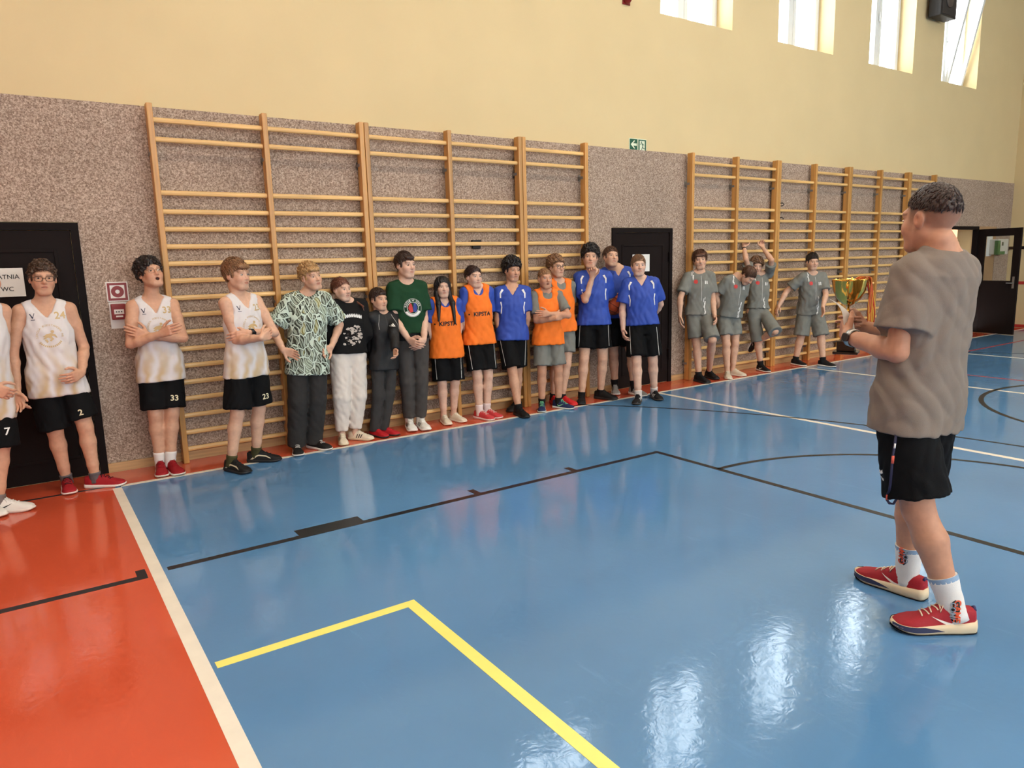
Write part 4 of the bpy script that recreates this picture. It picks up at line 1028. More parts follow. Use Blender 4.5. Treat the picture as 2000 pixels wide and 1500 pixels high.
# ---------------- shoes
SWOOSH = [(-.5, .10), (-.44, -.05), (-.36, -.16), (-.24, -.20), (-.08, -.15), (.12, -.05), (.32, .06), (.52, .18), (.30, .10), (.06, .02), (-.12, -.035), (-.24, -.06), (-.33, -.05), (-.41, .02)]
_shoes = {}
def shoe_meshes(sp):
    key = str(sorted(sp.items(), key=str))
    if key in _shoes: return _shoes[key]
    hi = sp.get('high', 0.0); th = sp.get('thick', 1.0); L = 1.0
    st = [(0.0, .018, .082+hi), (.012, .029, .090+hi), (.05, .0355, .094+hi), (.09, .0375, .096+hi), (.118, .0385, .096+hi*.9), (.14, .0405, .086+hi*.45), (.165, .0435, .073+hi*.15), (.19, .0465, .063), (.215, .0475, .055), (.24, .0445, .048), (.258, .037, .043), (.27, .027, .037), (.277, .012, .029)]
    z0 = .018*th; n = 15; m = MB(); vs = []; 
    for y, w, zt in st:
        for k in range(n):
            a = PI*k/(n-1); ca, sa = math.cos(a), math.sin(a); ex = .62
            x = w*math.copysign(abs(ca)**(ex), ca); z = z0+(zt-z0)*abs(sa)**(.75)
            narrow = 1-.30*max(0, (z-z0)/(zt-z0))*(.09 < y < .2)
            vs.append((x*narrow, y, z))
    fs = [(i*n+k, i*n+k+1, (i+1)*n+k+1, (i+1)*n+k) for i in range(len(st)-1) for k in range(n-1)]+[tuple(range(n)), tuple(range((len(st)-1)*n, len(st)*n))[::-1]]
    m.add(vs, fs, True); upper = m.mesh('shoe', sp['m_up'])
    # sole with a flared heel and toe spring
    out = [(y, w+.0045) for y, w, _ in st]; out[0] = (-.006, .016); out.insert(1, (0.002, .030)); out[-1] = (.283, .010)
    ring = [(w, y) for y, w in out]+[(-w, y) for y, w in out[::-1]]; R = len(ring); m = MB(); vs = []
    for lv, (ins, zz) in enumerate(((.006, 0.0), (.0, .006), (-.001, .016), (.0015, 1.0))):
        for x, y in ring:
            spr = .010*max(0, (y-.20)/.08)**2; tk = (.030-.010*min(1, max(0, y/.2)))*th
            z = (spr if lv < 2 else 0)+(zz if lv < 3 else tk+.4*spr); z = min(z*th if lv < 3 else z, tk+.4*spr)
            f = 1-ins/.045; vs.append((x*f, .14+(y-.14)*(1-ins/.14), z))
    fs = [(i*R+k, i*R+(k+1) % R, (i+1)*R+(k+1) % R, (i+1)*R+k) for i in range(3) for k in range(R)]+[tuple(range(R))[::-1], tuple(range(3*R, 4*R))]
    m.add(vs, fs, True); sole = m.mesh('sole', sp['m_sole'])
    # laces: bars across the instep and a bow
    bv = BVHTree.FromPolygons([v.co[:] for v in upper.vertices], [p.vertices[:] for p in upper.polygons])
    def topz(x, y):
        h = bv.ray_cast(Vector((x, y, .3)), Vector((0, 0, -1))); return h[0].z if h[0] else .05
    m = MB()
    for q in range(5):
        y = .122+q*.0155; w = .017+.0012*q
        m.tube([(x*w, y+.004*x*(1 if q % 2 else -1), topz(x*w, y)+.0025) for x in (-1, -.5, 0, .5, 1)], .0027, 5)
    m.tube([(0, .122, topz(0, .122)+.004), (.016, .116, topz(.016, .116)+.010), (.026, .128, topz(.026, .128)+.006), (.010, .125, topz(.01, .125)+.004)], .0022, 5)
    m.tube([(0, .122, topz(0, .122)+.004), (-.016, .116, topz(-.016, .116)+.010), (-.026, .128, topz(-.026, .128)+.006), (-.010, .125, topz(-.01, .125)+.004)], .0022, 5)
    laces = m.mesh('laces', sp['m_lace'])
    logos = []
    if sp.get('logo'):
        sh = []
        if sp['logo'] == 'swoosh': sh.append(poly_tris([(x*.085+.115, y*.085+.050) for x, y in SWOOSH]))
        if sp['logo'] == 'stripes':
            for k in range(3): y = .095+k*.024; sh.append(poly_tris([(y, .028), (y+.010, .028), (y+.026, .066), (y+.016, .066)]))
        if sp['logo'] == 'puma': sh.append(poly_tris([(.03, .030), (.05, .030), (.10, .058), (.16, .050), (.20, .034), (.205, .038), (.165, .058), (.10, .068), (.06, .052)]))
        for sgn in (1, -1):
            V, T = refine(*join_tris(*sh), .012); P = []; ok = []
            for y, z in V:
                h = bv.ray_cast(Vector((sgn*.2, y, z)), Vector((-sgn, 0, 0))); ok.append(h[0] is not None); P.append((h[0].x+sgn*.0018 if h[0] else 0, y, z))
            T = T[np.array(ok)[T].all(1)]
            if sgn < 0: T = T[:, ::-1]
            if len(T): logos.append(mesh_np('logo', np.array(P), T, sp['m_logo'], False))
    extra = []
    if sp.get('wedge'):   # dark wedge along the front of the midsole and thin black outsole
        m = MB(); vs = []; ws = [q for q in out if q[0] > .10]; n = len(ws)
        for sg in (1, -1):
            b = len(vs)
            for j, (y, w) in enumerate(ws):
                spr = .010*max(0, (y-.20)/.08)**2; tk = (.030-.010*min(1, y/.2))*th; lo_ = tk*.40+spr*.9; hi_ = tk*(.42+.62*min(1, j/3))+.4*spr
                vs += [(sg*(w+.0016), y, lo_), (sg*(w+.0012), y, hi_)]
            m.add(vs[b:], [(2*j, 2*j+1, 2*j+3, 2*j+2) for j in range(n-1)], True)
        extra.append(('midsole_wedge', m.mesh('midsole_wedge', plain('navy_foam', (52, 54, 84), .6), fix=False)))
        m = MB(); vs = []
        for lv in (0, 1):
            for x, y in ring: spr = .010*max(0, (y-.20)/.08)**2; f = 1-(.003 if lv == 0 else -.0012)/.045; vs.append((x*f, .14+(y-.14)*(1.004 if lv else .985), spr*(1.0)+(.0055 if lv else -.0005)))
        m.add(vs, [(k, (k+1) % R, R+(k+1) % R, R+k) for k in range(R)]+[tuple(range(R))[::-1]], True); extra.append(('outsole', m.mesh('outsole', plain('rubber_black', (24, 24, 25), .6))))
        m = MB().tube([(x*.035, .003+.004*abs(x), .060+.03*(1-abs(x))) for x in (-.3, 0, .3)], .006, 6); extra.append(('heel_tab', m.mesh('heel_tab', plain('navy_tab', (44, 40, 92), .6))))
    logos = [('logo', q) for q in logos]+extra
    _shoes[key] = (upper, sole, laces, logos)
    return _shoes[key]
def add_shoe(s, i, sp, root):
    up, so, la, lo = shoe_meshes(sp); p, d = s.foot[i]; sc = s.FL/.278
    if s.sp.get('ankles', (None, None))[i] is not None:
        d = s.footdir(i); z = unit((s.knee[i]-s.ank[i])-d*((s.knee[i]-s.ank[i])@d)); org = s.ank[i]-d*.075*sc-z*.075*sc
    else: z = UP; org = p-d*s.FL
    x = np.cross(d, z)
    M = Matrix(((x[0]*sc, d[0]*sc, z[0]*sc, org[0]-s.base[0]), (x[1]*sc, d[1]*sc, z[1]*sc, org[1]-s.base[1]), (x[2]*sc, d[2]*sc, z[2]*sc, org[2]-s.base[2]), (0, 0, 0, 1)))
    o = link('shoe', up, root); o.matrix_local = M
    for nm, me in [('sole', so), ('laces', la)]+lo: link(nm, me, o)
    return o
def add_sock(s, i, c, hgt, root, name='sock', r=.0055, z0=-.045, band=None):
    a, k = s.ank[i], s.knee[i]; u = unit(k-a); lb = s.sp.get('lb', 1.0)*s.K; m = MB()
    pts, rd = [], []; n = 8
    for q in range(n+1):
        t = z0+(hgt-z0)*q/n; L = np.linalg.norm(k-a); f = max(t, 0)/L
        rr = np.interp(f, (0, .25, .7), (.036, .042, .057))*lb+r+.0012*math.sin(q*2.1); pts.append(a+u*t-s.base-s.frontH*.010*np.interp(f, (0, .7), (0, 1))); rd.append(rr)
    pts.append(pts[-1]-u*.004); rd.append(rd[-1]-.006)
    m.tube(pts, rd, 18); o = m.build(name, c, root)
    if band is not None:
        b = MB(); b.tube([p-u*(.022-.0073*q) for q, p in enumerate([pts[-2]]*4)], [rd[-2]+.0012-.0006*(3-q) for q in range(4)], 22, closed_ends=False); b.build('top_band', band, o)
    return o

EYE_M = None
def add_eyes(s, root):
    closed = s.sp.get('squint', 0.0)
    for x in (-1, 1):
        c = np.array((.0315*x, .0775, .0025)); V = []; nu, nv = 16, 12; mi = []
        R = np.array((.0124, .0108, .0054*(1-.45*closed)))
        for j in range(nv+1):
            th = PI*.62*j/nv
            for i in range(nu):
                p = np.array((math.sin(th)*math.cos(2*PI*i/nu), math.cos(th), math.sin(th)*math.sin(2*PI*i/nu))); V.append(s.hp(*(c+p*R)))
        Q = [(j*nu+i, (j+1)*nu+i, (j+1)*nu+(i+1) % nu, j*nu+(i+1) % nu) for j in range(nv) for i in range(nu)]
        V = np.array(V); gx = s.sp.get('gaze', 0.0)
        for q in Q:
            L = ((V[list(q)].mean(0)-s.hc)@s.hM.T/s.hs-c); r = math.hypot(L[0]-gx*.006, L[2]*1.0); mi.append(2 if r < .0028 else 1 if r < .0060 else 0)
        me = mesh_np('eye', V-s.base, np.array(Q)[:, ::-1], [plain('eye_white', (196, 182, 174), .3), plain('iris_'+s.sp.get('iris', 'brown'), {'brown': (62, 42, 30), 'blue': (84, 104, 120)}[s.sp.get('iris', 'brown')], .2), plain('pupil', (12, 10, 10), .15)], True, midx=mi)
        link('eye', me, root)
def add_glasses(s, root, c, r=.0017, wide=.0235, high=.0175):
    g = empty('glasses'); g.parent = root; m = MB(); ev = s.hp
    for x in (-1, 1):
        cx = .033*x; pts = []
        for k in range(21):
            a = 2*PI*k/20; ca, sa = math.cos(a), math.sin(a); pts.append(ev(cx+wide*math.copysign(abs(ca)**.65, ca), .1005-.10*abs(cx+wide*ca)**2*8, -.001+high*math.copysign(abs(sa)**.65, sa))-s.base)
        m.tube(pts, r*s.hs, 6)
        m.tube([ev(.056*x, .094, .006)-s.base, ev(.074*x, .06, .008)-s.base, ev(.080*x, -.005, .010)-s.base, ev(.080*x, -.02, -.006)-s.base], r*.9*s.hs, 6)
    m.tube([ev(-.010, .103, .001)-s.base, ev(0, .106, .004)-s.base, ev(.010, .103, .001)-s.base], r*s.hs, 6)
    m.build('frame', c, g)
    for x in (-1, 1):
        cx = .033*x; k = 20; V = [ev(cx+wide*.97*math.copysign(abs(math.cos(2*PI*i/k))**.65, math.cos(2*PI*i/k)), .1000-.10*abs(cx+wide*math.cos(2*PI*i/k))**2*8, -.001+high*.97*math.copysign(abs(math.sin(2*PI*i/k))**.65, math.sin(2*PI*i/k)))-s.base for i in range(k)]
        m2 = MB(); m2.add(V, [tuple(range(k))]); m2.build('lens', lens_mat(), g, fix=False)
def lens_mat():
    if 'lens' in MATS: return MATS['lens']
    m, nt, b = _mat('lens'); L = nt.links
    t = nt.nodes.new('ShaderNodeBsdfTransparent'); gl = nt.nodes.new('ShaderNodeBsdfGlossy'); gl.inputs['Roughness'].default_value = .05
    mx = nt.nodes.new('ShaderNodeMixShader'); mx.inputs[0].default_value = .015
    L.new(t.outputs[0], mx.inputs[1]); L.new(gl.outputs[0], mx.inputs[2]); L.new(mx.outputs[0], nt.nodes['Material Output'].inputs['Surface'])
    MATS['lens'] = m; return m
def add_watch(s, i, root, strap, face=None, t=.93, rr=.0305, wd=.012):
    e, w = s.el[i], s.wr[i]; u = unit(w-e); c = e+(w-e)*t; out = unit(-s.to_cam*0+s.to_cam-u*(s.to_cam@u)); sd = np.cross(u, out); lb = s.sp.get('lb', 1.0)*s.K
    m = MB(); r = rr*lb; vs = []; n = 20
    for a, (du, ra) in enumerate(((-wd, r), (-wd*.9, r+.003), (wd*.9, r+.003), (wd, r))):
        for k in range(n): an = 2*PI*k/n; vs.append(c+u*du+ra*(math.cos(an)*out+math.sin(an)*sd)-s.base)
    m.add(vs, [(a*n+k, a*n+(k+1) % n, (a+1)*n+(k+1) % n, (a+1)*n+k) for a in range(3) for k in range(n)], True)
    o = m.build('watch' if face else 'bracelet', strap, root)
    if face:
        m = MB(); q = c+out*(r+.004)-s.base; vs = []
        for dz, f in ((-.004, 1), (.004, 1), (.006, .85)):
            for k in range(n): an = 2*PI*k/n; vs.append(q+out*dz+f*(wd*1.35)*(math.copysign(abs(math.cos(an))**.6, math.cos(an))*u+math.copysign(abs(math.sin(an))**.6, math.sin(an))*sd))
        m.add(vs, [(a*n+k, a*n+(k+1) % n, (a+1)*n+(k+1) % n, (a+1)*n+k) for a in range(2) for k in range(n)]+[tuple(range(2*n, 3*n))]); m.build('dial', face, o)
    return o

def compute(sp):
    """the numeric part of one person (runs in worker threads)"""
    s = Person(sp); s.out = {}
    s.out['body'] = s.build_skin(); s.out['hair'] = hair_build(s)
    s.gar = []
    for gi, g in enumerate(sp['wear']):
        k = g['k']; h = g.get('h', .0098)
        dsp = wrinkle(sp.get('seed', 1)*17+gi, g.get('wr', .009), g.get('wf', 36), g.get('wz', .35)) if g.get('wr', .009) else None
        lf = None
        if k in ('tee', 'tank', 'long'): P, lf = s.top_prims(k, g.get('e', 0.0), g.get('hem', -.12), g.get('sl', .55 if k == 'tee' else .96), g.get('nk', 'crew'), g.get('sr', .062), g.get('fl', 0.0), g.get('hy'), g.get('vd', .085))
        elif k == 'shorts': P = s.shorts_prims(g.get('t', .82), g.get('r', .104), g.get('top', .14), 0, g.get('hy'))
        elif k == 'trousers': P = s.trouser_prims(g.get('rk', .078), g.get('ra', .068), g.get('rt', .098), g.get('low', .02))
        V, Q = sdf_mesh(P, h, dsp); s.gar.append((g, V, Q, lf))
    return s
def dress(s):
    sp = s.sp; root = empty('person', s.base, sp['label'], 'person', sp.get('group')); s.root = root
    V, Q, C = s.out['body']; link('body', to_mesh(V, Q, s.base, 'body', skin_mat(), C), root)
    V, Q = s.out['hair']; link('hair', to_mesh(V, Q, s.base, 'hair', hair_mat(sp['hair']['c'])), root)
    s.bvh = {}; s.lf = {}; s.part = {}
    for g, V, Q, lf in s.gar:
        o = link(g['n'], to_mesh(V, Q, s.base, g['n'], g['m']), root, None, g.get('label')); s.part[g['n']] = o
        s.bvh[g['n']] = BVHTree.FromPolygons(V.tolist(), Q.tolist()); s.lf[g['n']] = lf
    add_eyes(s, root)
    for i in (0, 1):
        if sp.get('shoe') and sp['toes'][i]: add_shoe(s, i, sp['shoe'], root)
        if sp.get('sock'): s.part['sock%d' % i] = add_sock(s, i, sp['sock'][0], sp['sock'][1], root, band=sp.get('band'))
    if sp.get('glasses'): add_glasses(s, root, *sp['glasses'])
    if sp.get('extra'): sp['extra'](s)
    return s
def on_chest(s, gname, vt, t, u, mat, name='print', label=None, off=.0022, back=False, **kw):
    """print on the front of a top: t along the torso (0 hips, 1 neck), u sideways in metres"""
    lf = s.lf[gname]; c = min(max(t, 0), 1); l = unit(lf.l0*(1-c)+lf.l1*c); o = lf.at(t, u, 0.22 if not back else -.22)
    return decal(s.bvh[gname], vt, o, l, lf.ax, mat, s.part[gname], s.base, name, off, .44, label, **kw)
def on_leg(s, gname, vt, i, t, u, mat, name='number', ang=0.0, off=.0022, **kw):
    """print on the front of a trouser leg: ang turns the casting direction sideways"""
    hp, kn = s.hip[i], s.knee[i]; a = unit(hp-kn); f = rot(s.frontH, UP, math.radians(ang)); f = unit(f-a*(f@a)); x = np.cross(a, f)
    if np.dot(np.cross(x, a), f) < 0: x = -x
    o = hp+(kn-hp)*t+x*u+f*.25
    return decal(s.bvh[gname], vt, o, x, a, mat, s.part[gname], s.base, name, off, .5, None, **kw)

def facing(s, bvh, vt, px, dep, mat, parent, name='print', turn=0.0, label=None, yd=None, off=.0022, **kw):
    """print on whichever surface of the person lies on the side facing into the room, at a known place"""
    n = rot(s.to_cam, UP, math.radians(turn)); x = np.cross(UP, n); y = UP if yd is None else yd
    return decal(bvh, vt, s.at(px, dep)+n*.05, unit(x), y, mat, parent, s.base, name, off, .6, label, **kw)
# ------------------------------------------------------------------ the individual people
SKIN_A, SKIN_B, SKIN_C, SKIN_D = (212, 168, 142), (204, 156, 128), (216, 176, 154), (198, 148, 120)
WHT = cloth((232, 226, 224), .75); BLK = cloth((20, 20, 22), .8); SHORTBLK = cloth((13, 13, 15), .8, name='black_sport_polyester', spec=.15)
GOLDP = plain('gold_print', (200, 172, 124), .5); NAVYP = plain('navy_print', (58, 58, 78), .6); WHP = plain('white_print', (232, 230, 226), .6); BLKP = plain('black_print', (22, 18, 18), .6); REDP = plain('red_print', (200, 52, 48), .6)
SPBLUE = cloth((40, 72, 166), .6, name='blue_sport_polyester', spec=.45); ORANGE = cloth((246, 122, 40), .7, name='orange_mesh_bib'); GREYT = cloth((122, 122, 116), .75, name='grey_sport_polyester')
rb = plain('rubber_white', (226, 222, 214), .6); rk = plain('rubber_black', (24, 24, 25), .6)
def shoe(up, sole, lace, logo=None, lc=(240, 238, 232), **k):
    return dict(m_up=cloth(up, .6, name='shoe_%d_%d_%d' % up), m_sole=plain('sole_%d_%d_%d' % sole, sole, .6), m_lace=cloth(lace, .7, name='lace_%d_%d_%d' % lace), m_logo=plain('logo_%d_%d_%d' % lc, lc, .5), logo=logo, **k)
def arm(e, w, h=None, **k):
    d = dict(e=e, w=w, **k)
    if h: d['h'] = h
    return d
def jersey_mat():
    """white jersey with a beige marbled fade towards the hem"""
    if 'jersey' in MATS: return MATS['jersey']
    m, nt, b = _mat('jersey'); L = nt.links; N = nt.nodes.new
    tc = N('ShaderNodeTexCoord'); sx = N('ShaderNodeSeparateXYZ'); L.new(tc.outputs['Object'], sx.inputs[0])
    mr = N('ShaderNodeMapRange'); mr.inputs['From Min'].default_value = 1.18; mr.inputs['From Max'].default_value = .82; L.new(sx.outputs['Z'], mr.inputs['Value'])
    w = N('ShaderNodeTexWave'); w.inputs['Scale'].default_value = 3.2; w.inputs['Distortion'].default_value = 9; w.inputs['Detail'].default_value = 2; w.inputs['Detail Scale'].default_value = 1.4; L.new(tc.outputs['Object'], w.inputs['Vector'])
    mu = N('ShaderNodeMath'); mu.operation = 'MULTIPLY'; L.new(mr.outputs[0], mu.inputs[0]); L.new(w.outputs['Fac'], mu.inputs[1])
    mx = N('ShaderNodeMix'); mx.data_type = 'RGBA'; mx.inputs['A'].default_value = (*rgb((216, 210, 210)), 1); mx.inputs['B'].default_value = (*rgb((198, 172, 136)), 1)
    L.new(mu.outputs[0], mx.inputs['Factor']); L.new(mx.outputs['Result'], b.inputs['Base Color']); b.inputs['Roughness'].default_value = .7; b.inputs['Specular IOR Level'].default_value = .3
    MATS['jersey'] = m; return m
def jersey_prints(num, sh_leg=None, legtxt=None):
    def f(s):
        on_chest(s, 'jersey', text_tris(num, .072, .02), .83, .082*s.K, GOLDP, 'number')
        on_chest(s, 'jersey', join_tris(poly_tris([(-.017, .016), (-.010, .016), (.001, -.008), (.012, .020), (.016, .020), (.002, -.018), (-.003, -.018)]), poly_tris([(-.012, -.026), (.013, -.026), (.013, -.030), (-.012, -.030)])), .845, -.088*s.K, NAVYP, 'maker_mark', mx=.02)
        r = .078*s.K
        em = [arc_text('SZKOŁA PODSTAWOWA NR', r, PI/2, .019, .01)]+[shift(poly_tris([(-.0045, -.007), (.0045, -.007), (.0045, .006), (.001, .007), (-.0045, .002)]), r*math.cos(a), r*math.sin(a), a+PI/2) for a in np.linspace(-PI*.80, -PI*.20, 13)]
        # leaping figure in the middle of the emblem
        em += [disc_tris(.011, 12, 1, (.018, .030)), poly_tris([(-.045, -.004), (-.02, .014), (.012, .020), (.034, .008), (.046, -.016), (.036, -.014), (.024, -.002), (.010, -.004), (.022, -.024), (.004, -.040), (-.006, -.034), (.004, -.022), (-.012, -.010), (-.030, -.022), (-.046, -.020), (-.030, -.008)]), poly_tris([(-.036, -.026), (-.02, -.022), (-.012, -.042), (-.022, -.05)])]
        on_chest(s, 'jersey', join_tris(*em), .56, 0.0, GOLDP, 'emblem')
        if legtxt: on_leg(s, 'shorts', text_tris(legtxt, .062, .02), 1, .72, .028, plain('cream_print', (226, 214, 178), .6), 'number', ang=-18)
    return f
def trims(s):
    """white shoulder flashes and side piping of the blue team shirt"""
    g = 'shirt'
    for sg in (-1, 1):
        on_chest(s, g, poly_tris([(-.018*sg, .045), (.004*sg, .052), (.026*sg, .012), (.024*sg, -.040), (.012*sg, -.042), (.010*sg, .004)]), .86, sg*.118*s.K*(.6+.4*s.w), WHP, 'white_flash')
        on_chest(s, g, poly_tris([(.0, .07), (.012*sg, .065), (.002*sg, .02), (.006*sg, -.06), (-.002*sg, -.06), (-.010*sg, .01)]), .55, sg*.128*s.K*s.w, WHP, 'white_piping')
def short_pipe(s):
    for i, sg in ((0, -1), (1, 1)):
        on_leg(s, 'shorts', poly_tris([(-.002, .17), (.002, .17), (.002, -.20), (-.002, -.20)]), i, .45, sg*.070*s.K, WHP, 'piping', mx=.03)
def grey_prints(s):
    on_chest(s, 'shirt', disc_tris(.026, 18), .78, -.062*s.K, REDP, 'badge')
    on_chest(s, 'shirt', join_tris(*[poly_tris([(x, -.022), (x+.012, -.022), (x+.012, .016), (x+.006, .024), (x, .016)]) for x in (-.018, .004)]), .76, .072*s.K, WHP, 'crest')
    rs = np.random.RandomState(s.sp.get('seed', 1)); bars = []
    for k in range(14):
        y = .11-.018*k; w = rs.uniform(.003, .009); x = rs.uniform(-.012, .012); bars.append(poly_tris([(x-w, y), (x+w, y+.004), (x+w*.7, y-.03), (x-w*.8, y-.03)]))
    on_chest(s, 'shirt', join_tris(*bars[:6]), .84, -.095*s.K, WHP, 'brush_print'); on_chest(s, 'shirt', join_tris(*bars), .18, .05*s.K, WHP, 'brush_print')
    on_chest(s, 'shirt', poly_tris([(-.0015, .16), (.0015, .16), (.0015, -.16), (-.0015, -.16)]), .62, .010, WHP, 'zip_line', mx=.04)
def bib_text(s): on_chest(s, 'bib', text_tris('KIPSTA', .058, .03), .50, .012, BLKP, 'lettering'); on_chest(s, 'bib', disc_tris(.008, 10), .50, -.118, BLKP, 'mark')

PEOPLE = []
def add(**k): k['seed'] = len(PEOPLE)+3; PEOPLE.append(k)
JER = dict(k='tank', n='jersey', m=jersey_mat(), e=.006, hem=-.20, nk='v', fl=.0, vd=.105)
SHB = lambda **k: dict(dict(k='shorts', n='shorts', m=SHORTBLK, t=.80, r=.112), **k)
RED_SHOE = shoe((150, 26, 34), (214, 204, 196), (150, 26, 34))
BLK_SHOE = shoe((22, 22, 24), (30, 30, 31), (26, 26, 28))
add(label='person in a white jersey cut off by the left photo edge, hands clasped', w=1.05, toes=[(10, 1010, 35), (69, 994, 72)], hip=(-34, 800), neck=(-42, 598), top=(-38, 506), bo=30, ho=35, lean=(.02, .03, .03), skin=SKIN_B,
    arms=[arm((-70, 690, -1), (-8, 768, -1), (36, 778, -1), t='up', curl=.6), arm((2, 705, -1), (24, 772, -1), (44, 800, -1), t='up', curl=.5)],
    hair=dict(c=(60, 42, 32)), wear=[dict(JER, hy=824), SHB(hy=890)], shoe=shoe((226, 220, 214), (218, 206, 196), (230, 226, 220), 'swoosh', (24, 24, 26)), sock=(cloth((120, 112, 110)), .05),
    extra=lambda s: on_leg(s, 'shorts', text_tris('7', .07, .02), 1, .80, .03, WHP, 'number', ang=-25))
add(label='person in white jersey 24 with dark-rimmed glasses, standing before the left door', facew=.95, toes=[(138, 968, 5), (246, 947, 68)], hip=(112, 764), neck=(86, 594), top=(80, 508), bo=5, ho=6, hr=2, lean=(.0, .02, .0), skin=SKIN_B, iris='brown',
    arms=[arm((24, 694, 1), (34, 762, -1), curl=.5, t='front'), arm((164, 678, 1), (160, 728, -1), (134, 742, -1), curl=.55, t='up')],
    hair=dict(c=(74, 52, 38), style='curly', top=.018, side=.006, n=70, blob=.85, locks=320, curl=.8, fore=.066, len=.03), wear=[dict(JER, hy=776), SHB(hy=(842, 826))], shoe=shoe((156, 30, 38), (226, 214, 208), (30, 24, 26)), sock=(cloth((96, 88, 90)), .035),
    glasses=(plain('dark_frame', (34, 26, 24), .35), .0019), extra=jersey_prints('24', legtxt='2'))
add(label='person in white jersey 33 with crossed arms and open mouth, looking up', w=.92, toes=[(318, 934, 2), (354, 930, 18)], hip=(318, 746), neck=(297, 586), top=(284, 502), bo=12, ho=24, hp=14, hr=-4, mouth=.9, lean=(.1, .12, .10), skin=SKIN_B,
    arms=[arm((255, 672, -1), (314, 652, -1), (342, 641, -1), curl=.35, t='up'), arm((358, 660, -1), (290, 656, -1), (246, 643, -1), curl=.15, t='up')],
    hair=dict(c=(38, 28, 26), style='curly', top=.024, side=.016, back=.022, n=90, blob=.9, locks=380, curl=.7, len=.04, line=(-.015, .62), fore=.068), wear=[dict(JER, hy=746), SHB(hy=800, r=.106)], shoe=RED_SHOE, sock=(cloth((226, 220, 216)), .085),
    glasses=(plain('thin_frame', (92, 70, 60), .3, .5), .0011), extra=jersey_prints('33', legtxt='33'))
def p4x(s):
    jersey_prints('23', legtxt='23')(s); add_watch(s, 1, s.root, plain('watch_strap', (26, 26, 28), .5), plain('watch_dial', (14, 15, 18), .15), t=.9, wd=.013)
add(label='person in white jersey 23 with crossed arms and a black wristwatch', toes=[(488, 926, 40), (550, 900, 72)], hip=(484, 742), neck=(470, 580), top=(459, 505), bo=38, ho=48, lean=(.0, .0, -.02), skin=SKIN_A, iris='blue',
    arms=[arm((464, 670, -1), (510, 660, -1), (534, 650, 1), curl=.3, t='up'), arm((536, 650, -1), (486, 650, -1), (450, 662, -1), curl=.25, t='up')],
    hair=dict(c=(134, 96, 66), top=.026, side=.009, back=.014, locks=520, len=.05, comb=(.02, .05, 0), fringe=[(-.03, .064, .03), (.0, .066, .034), (.03, .062, .03)], fore=.052, bang=.034), wear=[dict(JER, hy=738), SHB(hy=798, r=.116)], shoe=shoe((26, 26, 28), (28, 28, 30), (34, 34, 34), 'puma', (206, 190, 160)), sock=(cloth((70, 66, 40)), .05), extra=p4x)
add(label='person with blond-topped hair in a pale leaf-patterned t-shirt, hands on hips', w=1.06, toes=[(584, 893, 4), (647, 880, 45)], hip=(600, 724), neck=(600, 576), top=(600, 513), bo=10, ho=34, hp=3, hr=-9, lean=(.03, .05, .02), skin=SKIN_A,
    arms=[arm((523, 658, 1), (553, 684, -1), (582, 694, -1), curl=.25, t='down'), arm((664, 634, 1), (647, 678, -1), (628, 690, -1), curl=.3, t='down')],
    hair=dict(c=(176, 138, 92), brow=(60, 44, 34), style='curly', top=.026, side=.008, n=70, blob=.95, locks=460, curl=.5, len=.045, comb=(.03, .05, 0), fringe=[(-.025, .066, .03), (.02, .062, .034)], fore=.05, line=(.022, .5)),
    wear=[dict(k='tee', n='t_shirt', m='PATTERN', e=.012, hy=734, sl=.82, sr=.080), dict(k='trousers', n='trousers', m=cloth((48, 46, 46), .85, .12), rk=.088, ra=.082, rt=.100, low=-.03, wr=.009, wf=36, wz=.9)], shoe=shoe((30, 28, 28), (224, 216, 210), (214, 206, 200)))
add(label='person in a black graphic sweatshirt and white sweatpants with tied-back auburn hair', w=1.16, lb=1.05, toes=[(673, 872, 6), (730, 860, 62)], hip=(680, 706), neck=(677, 590), top=(665, 540), bo=22, ho=40, lean=(.08, .10, .08), skin=SKIN_C, iris='blue', facew=1.06,
    arms=[arm((642, 658, 1), (664, 680, 1), curl=.4), arm((716, 652, 1), (694, 680, 1), curl=.4)],
    hair=dict(c=(104, 62, 46), style='pony', top=.010, side=.006, back=.008, locks=420, len=.05, lift=.2, comb=(0, -.14, 0), fore=.074, tail=[(.03, -.05, .03), (.085, .03, .0), (.115, .10, -.04), (.12, .115, -.08)]),
    wear=[dict(k='long', n='sweatshirt', m=cloth((20, 19, 20), .9), e=.014, hy=692, wr=.007), dict(k='trousers', n='sweatpants', m=cloth((216, 206, 198), .9, .04), rk=.090, ra=.062, rt=.108, low=.035, wr=.009, wf=34, wz=.8)], shoe=shoe((222, 208, 186), (206, 188, 158), (222, 210, 190), 'stripes', (24, 22, 22)),
    extra=lambda s: sweat_print(s))
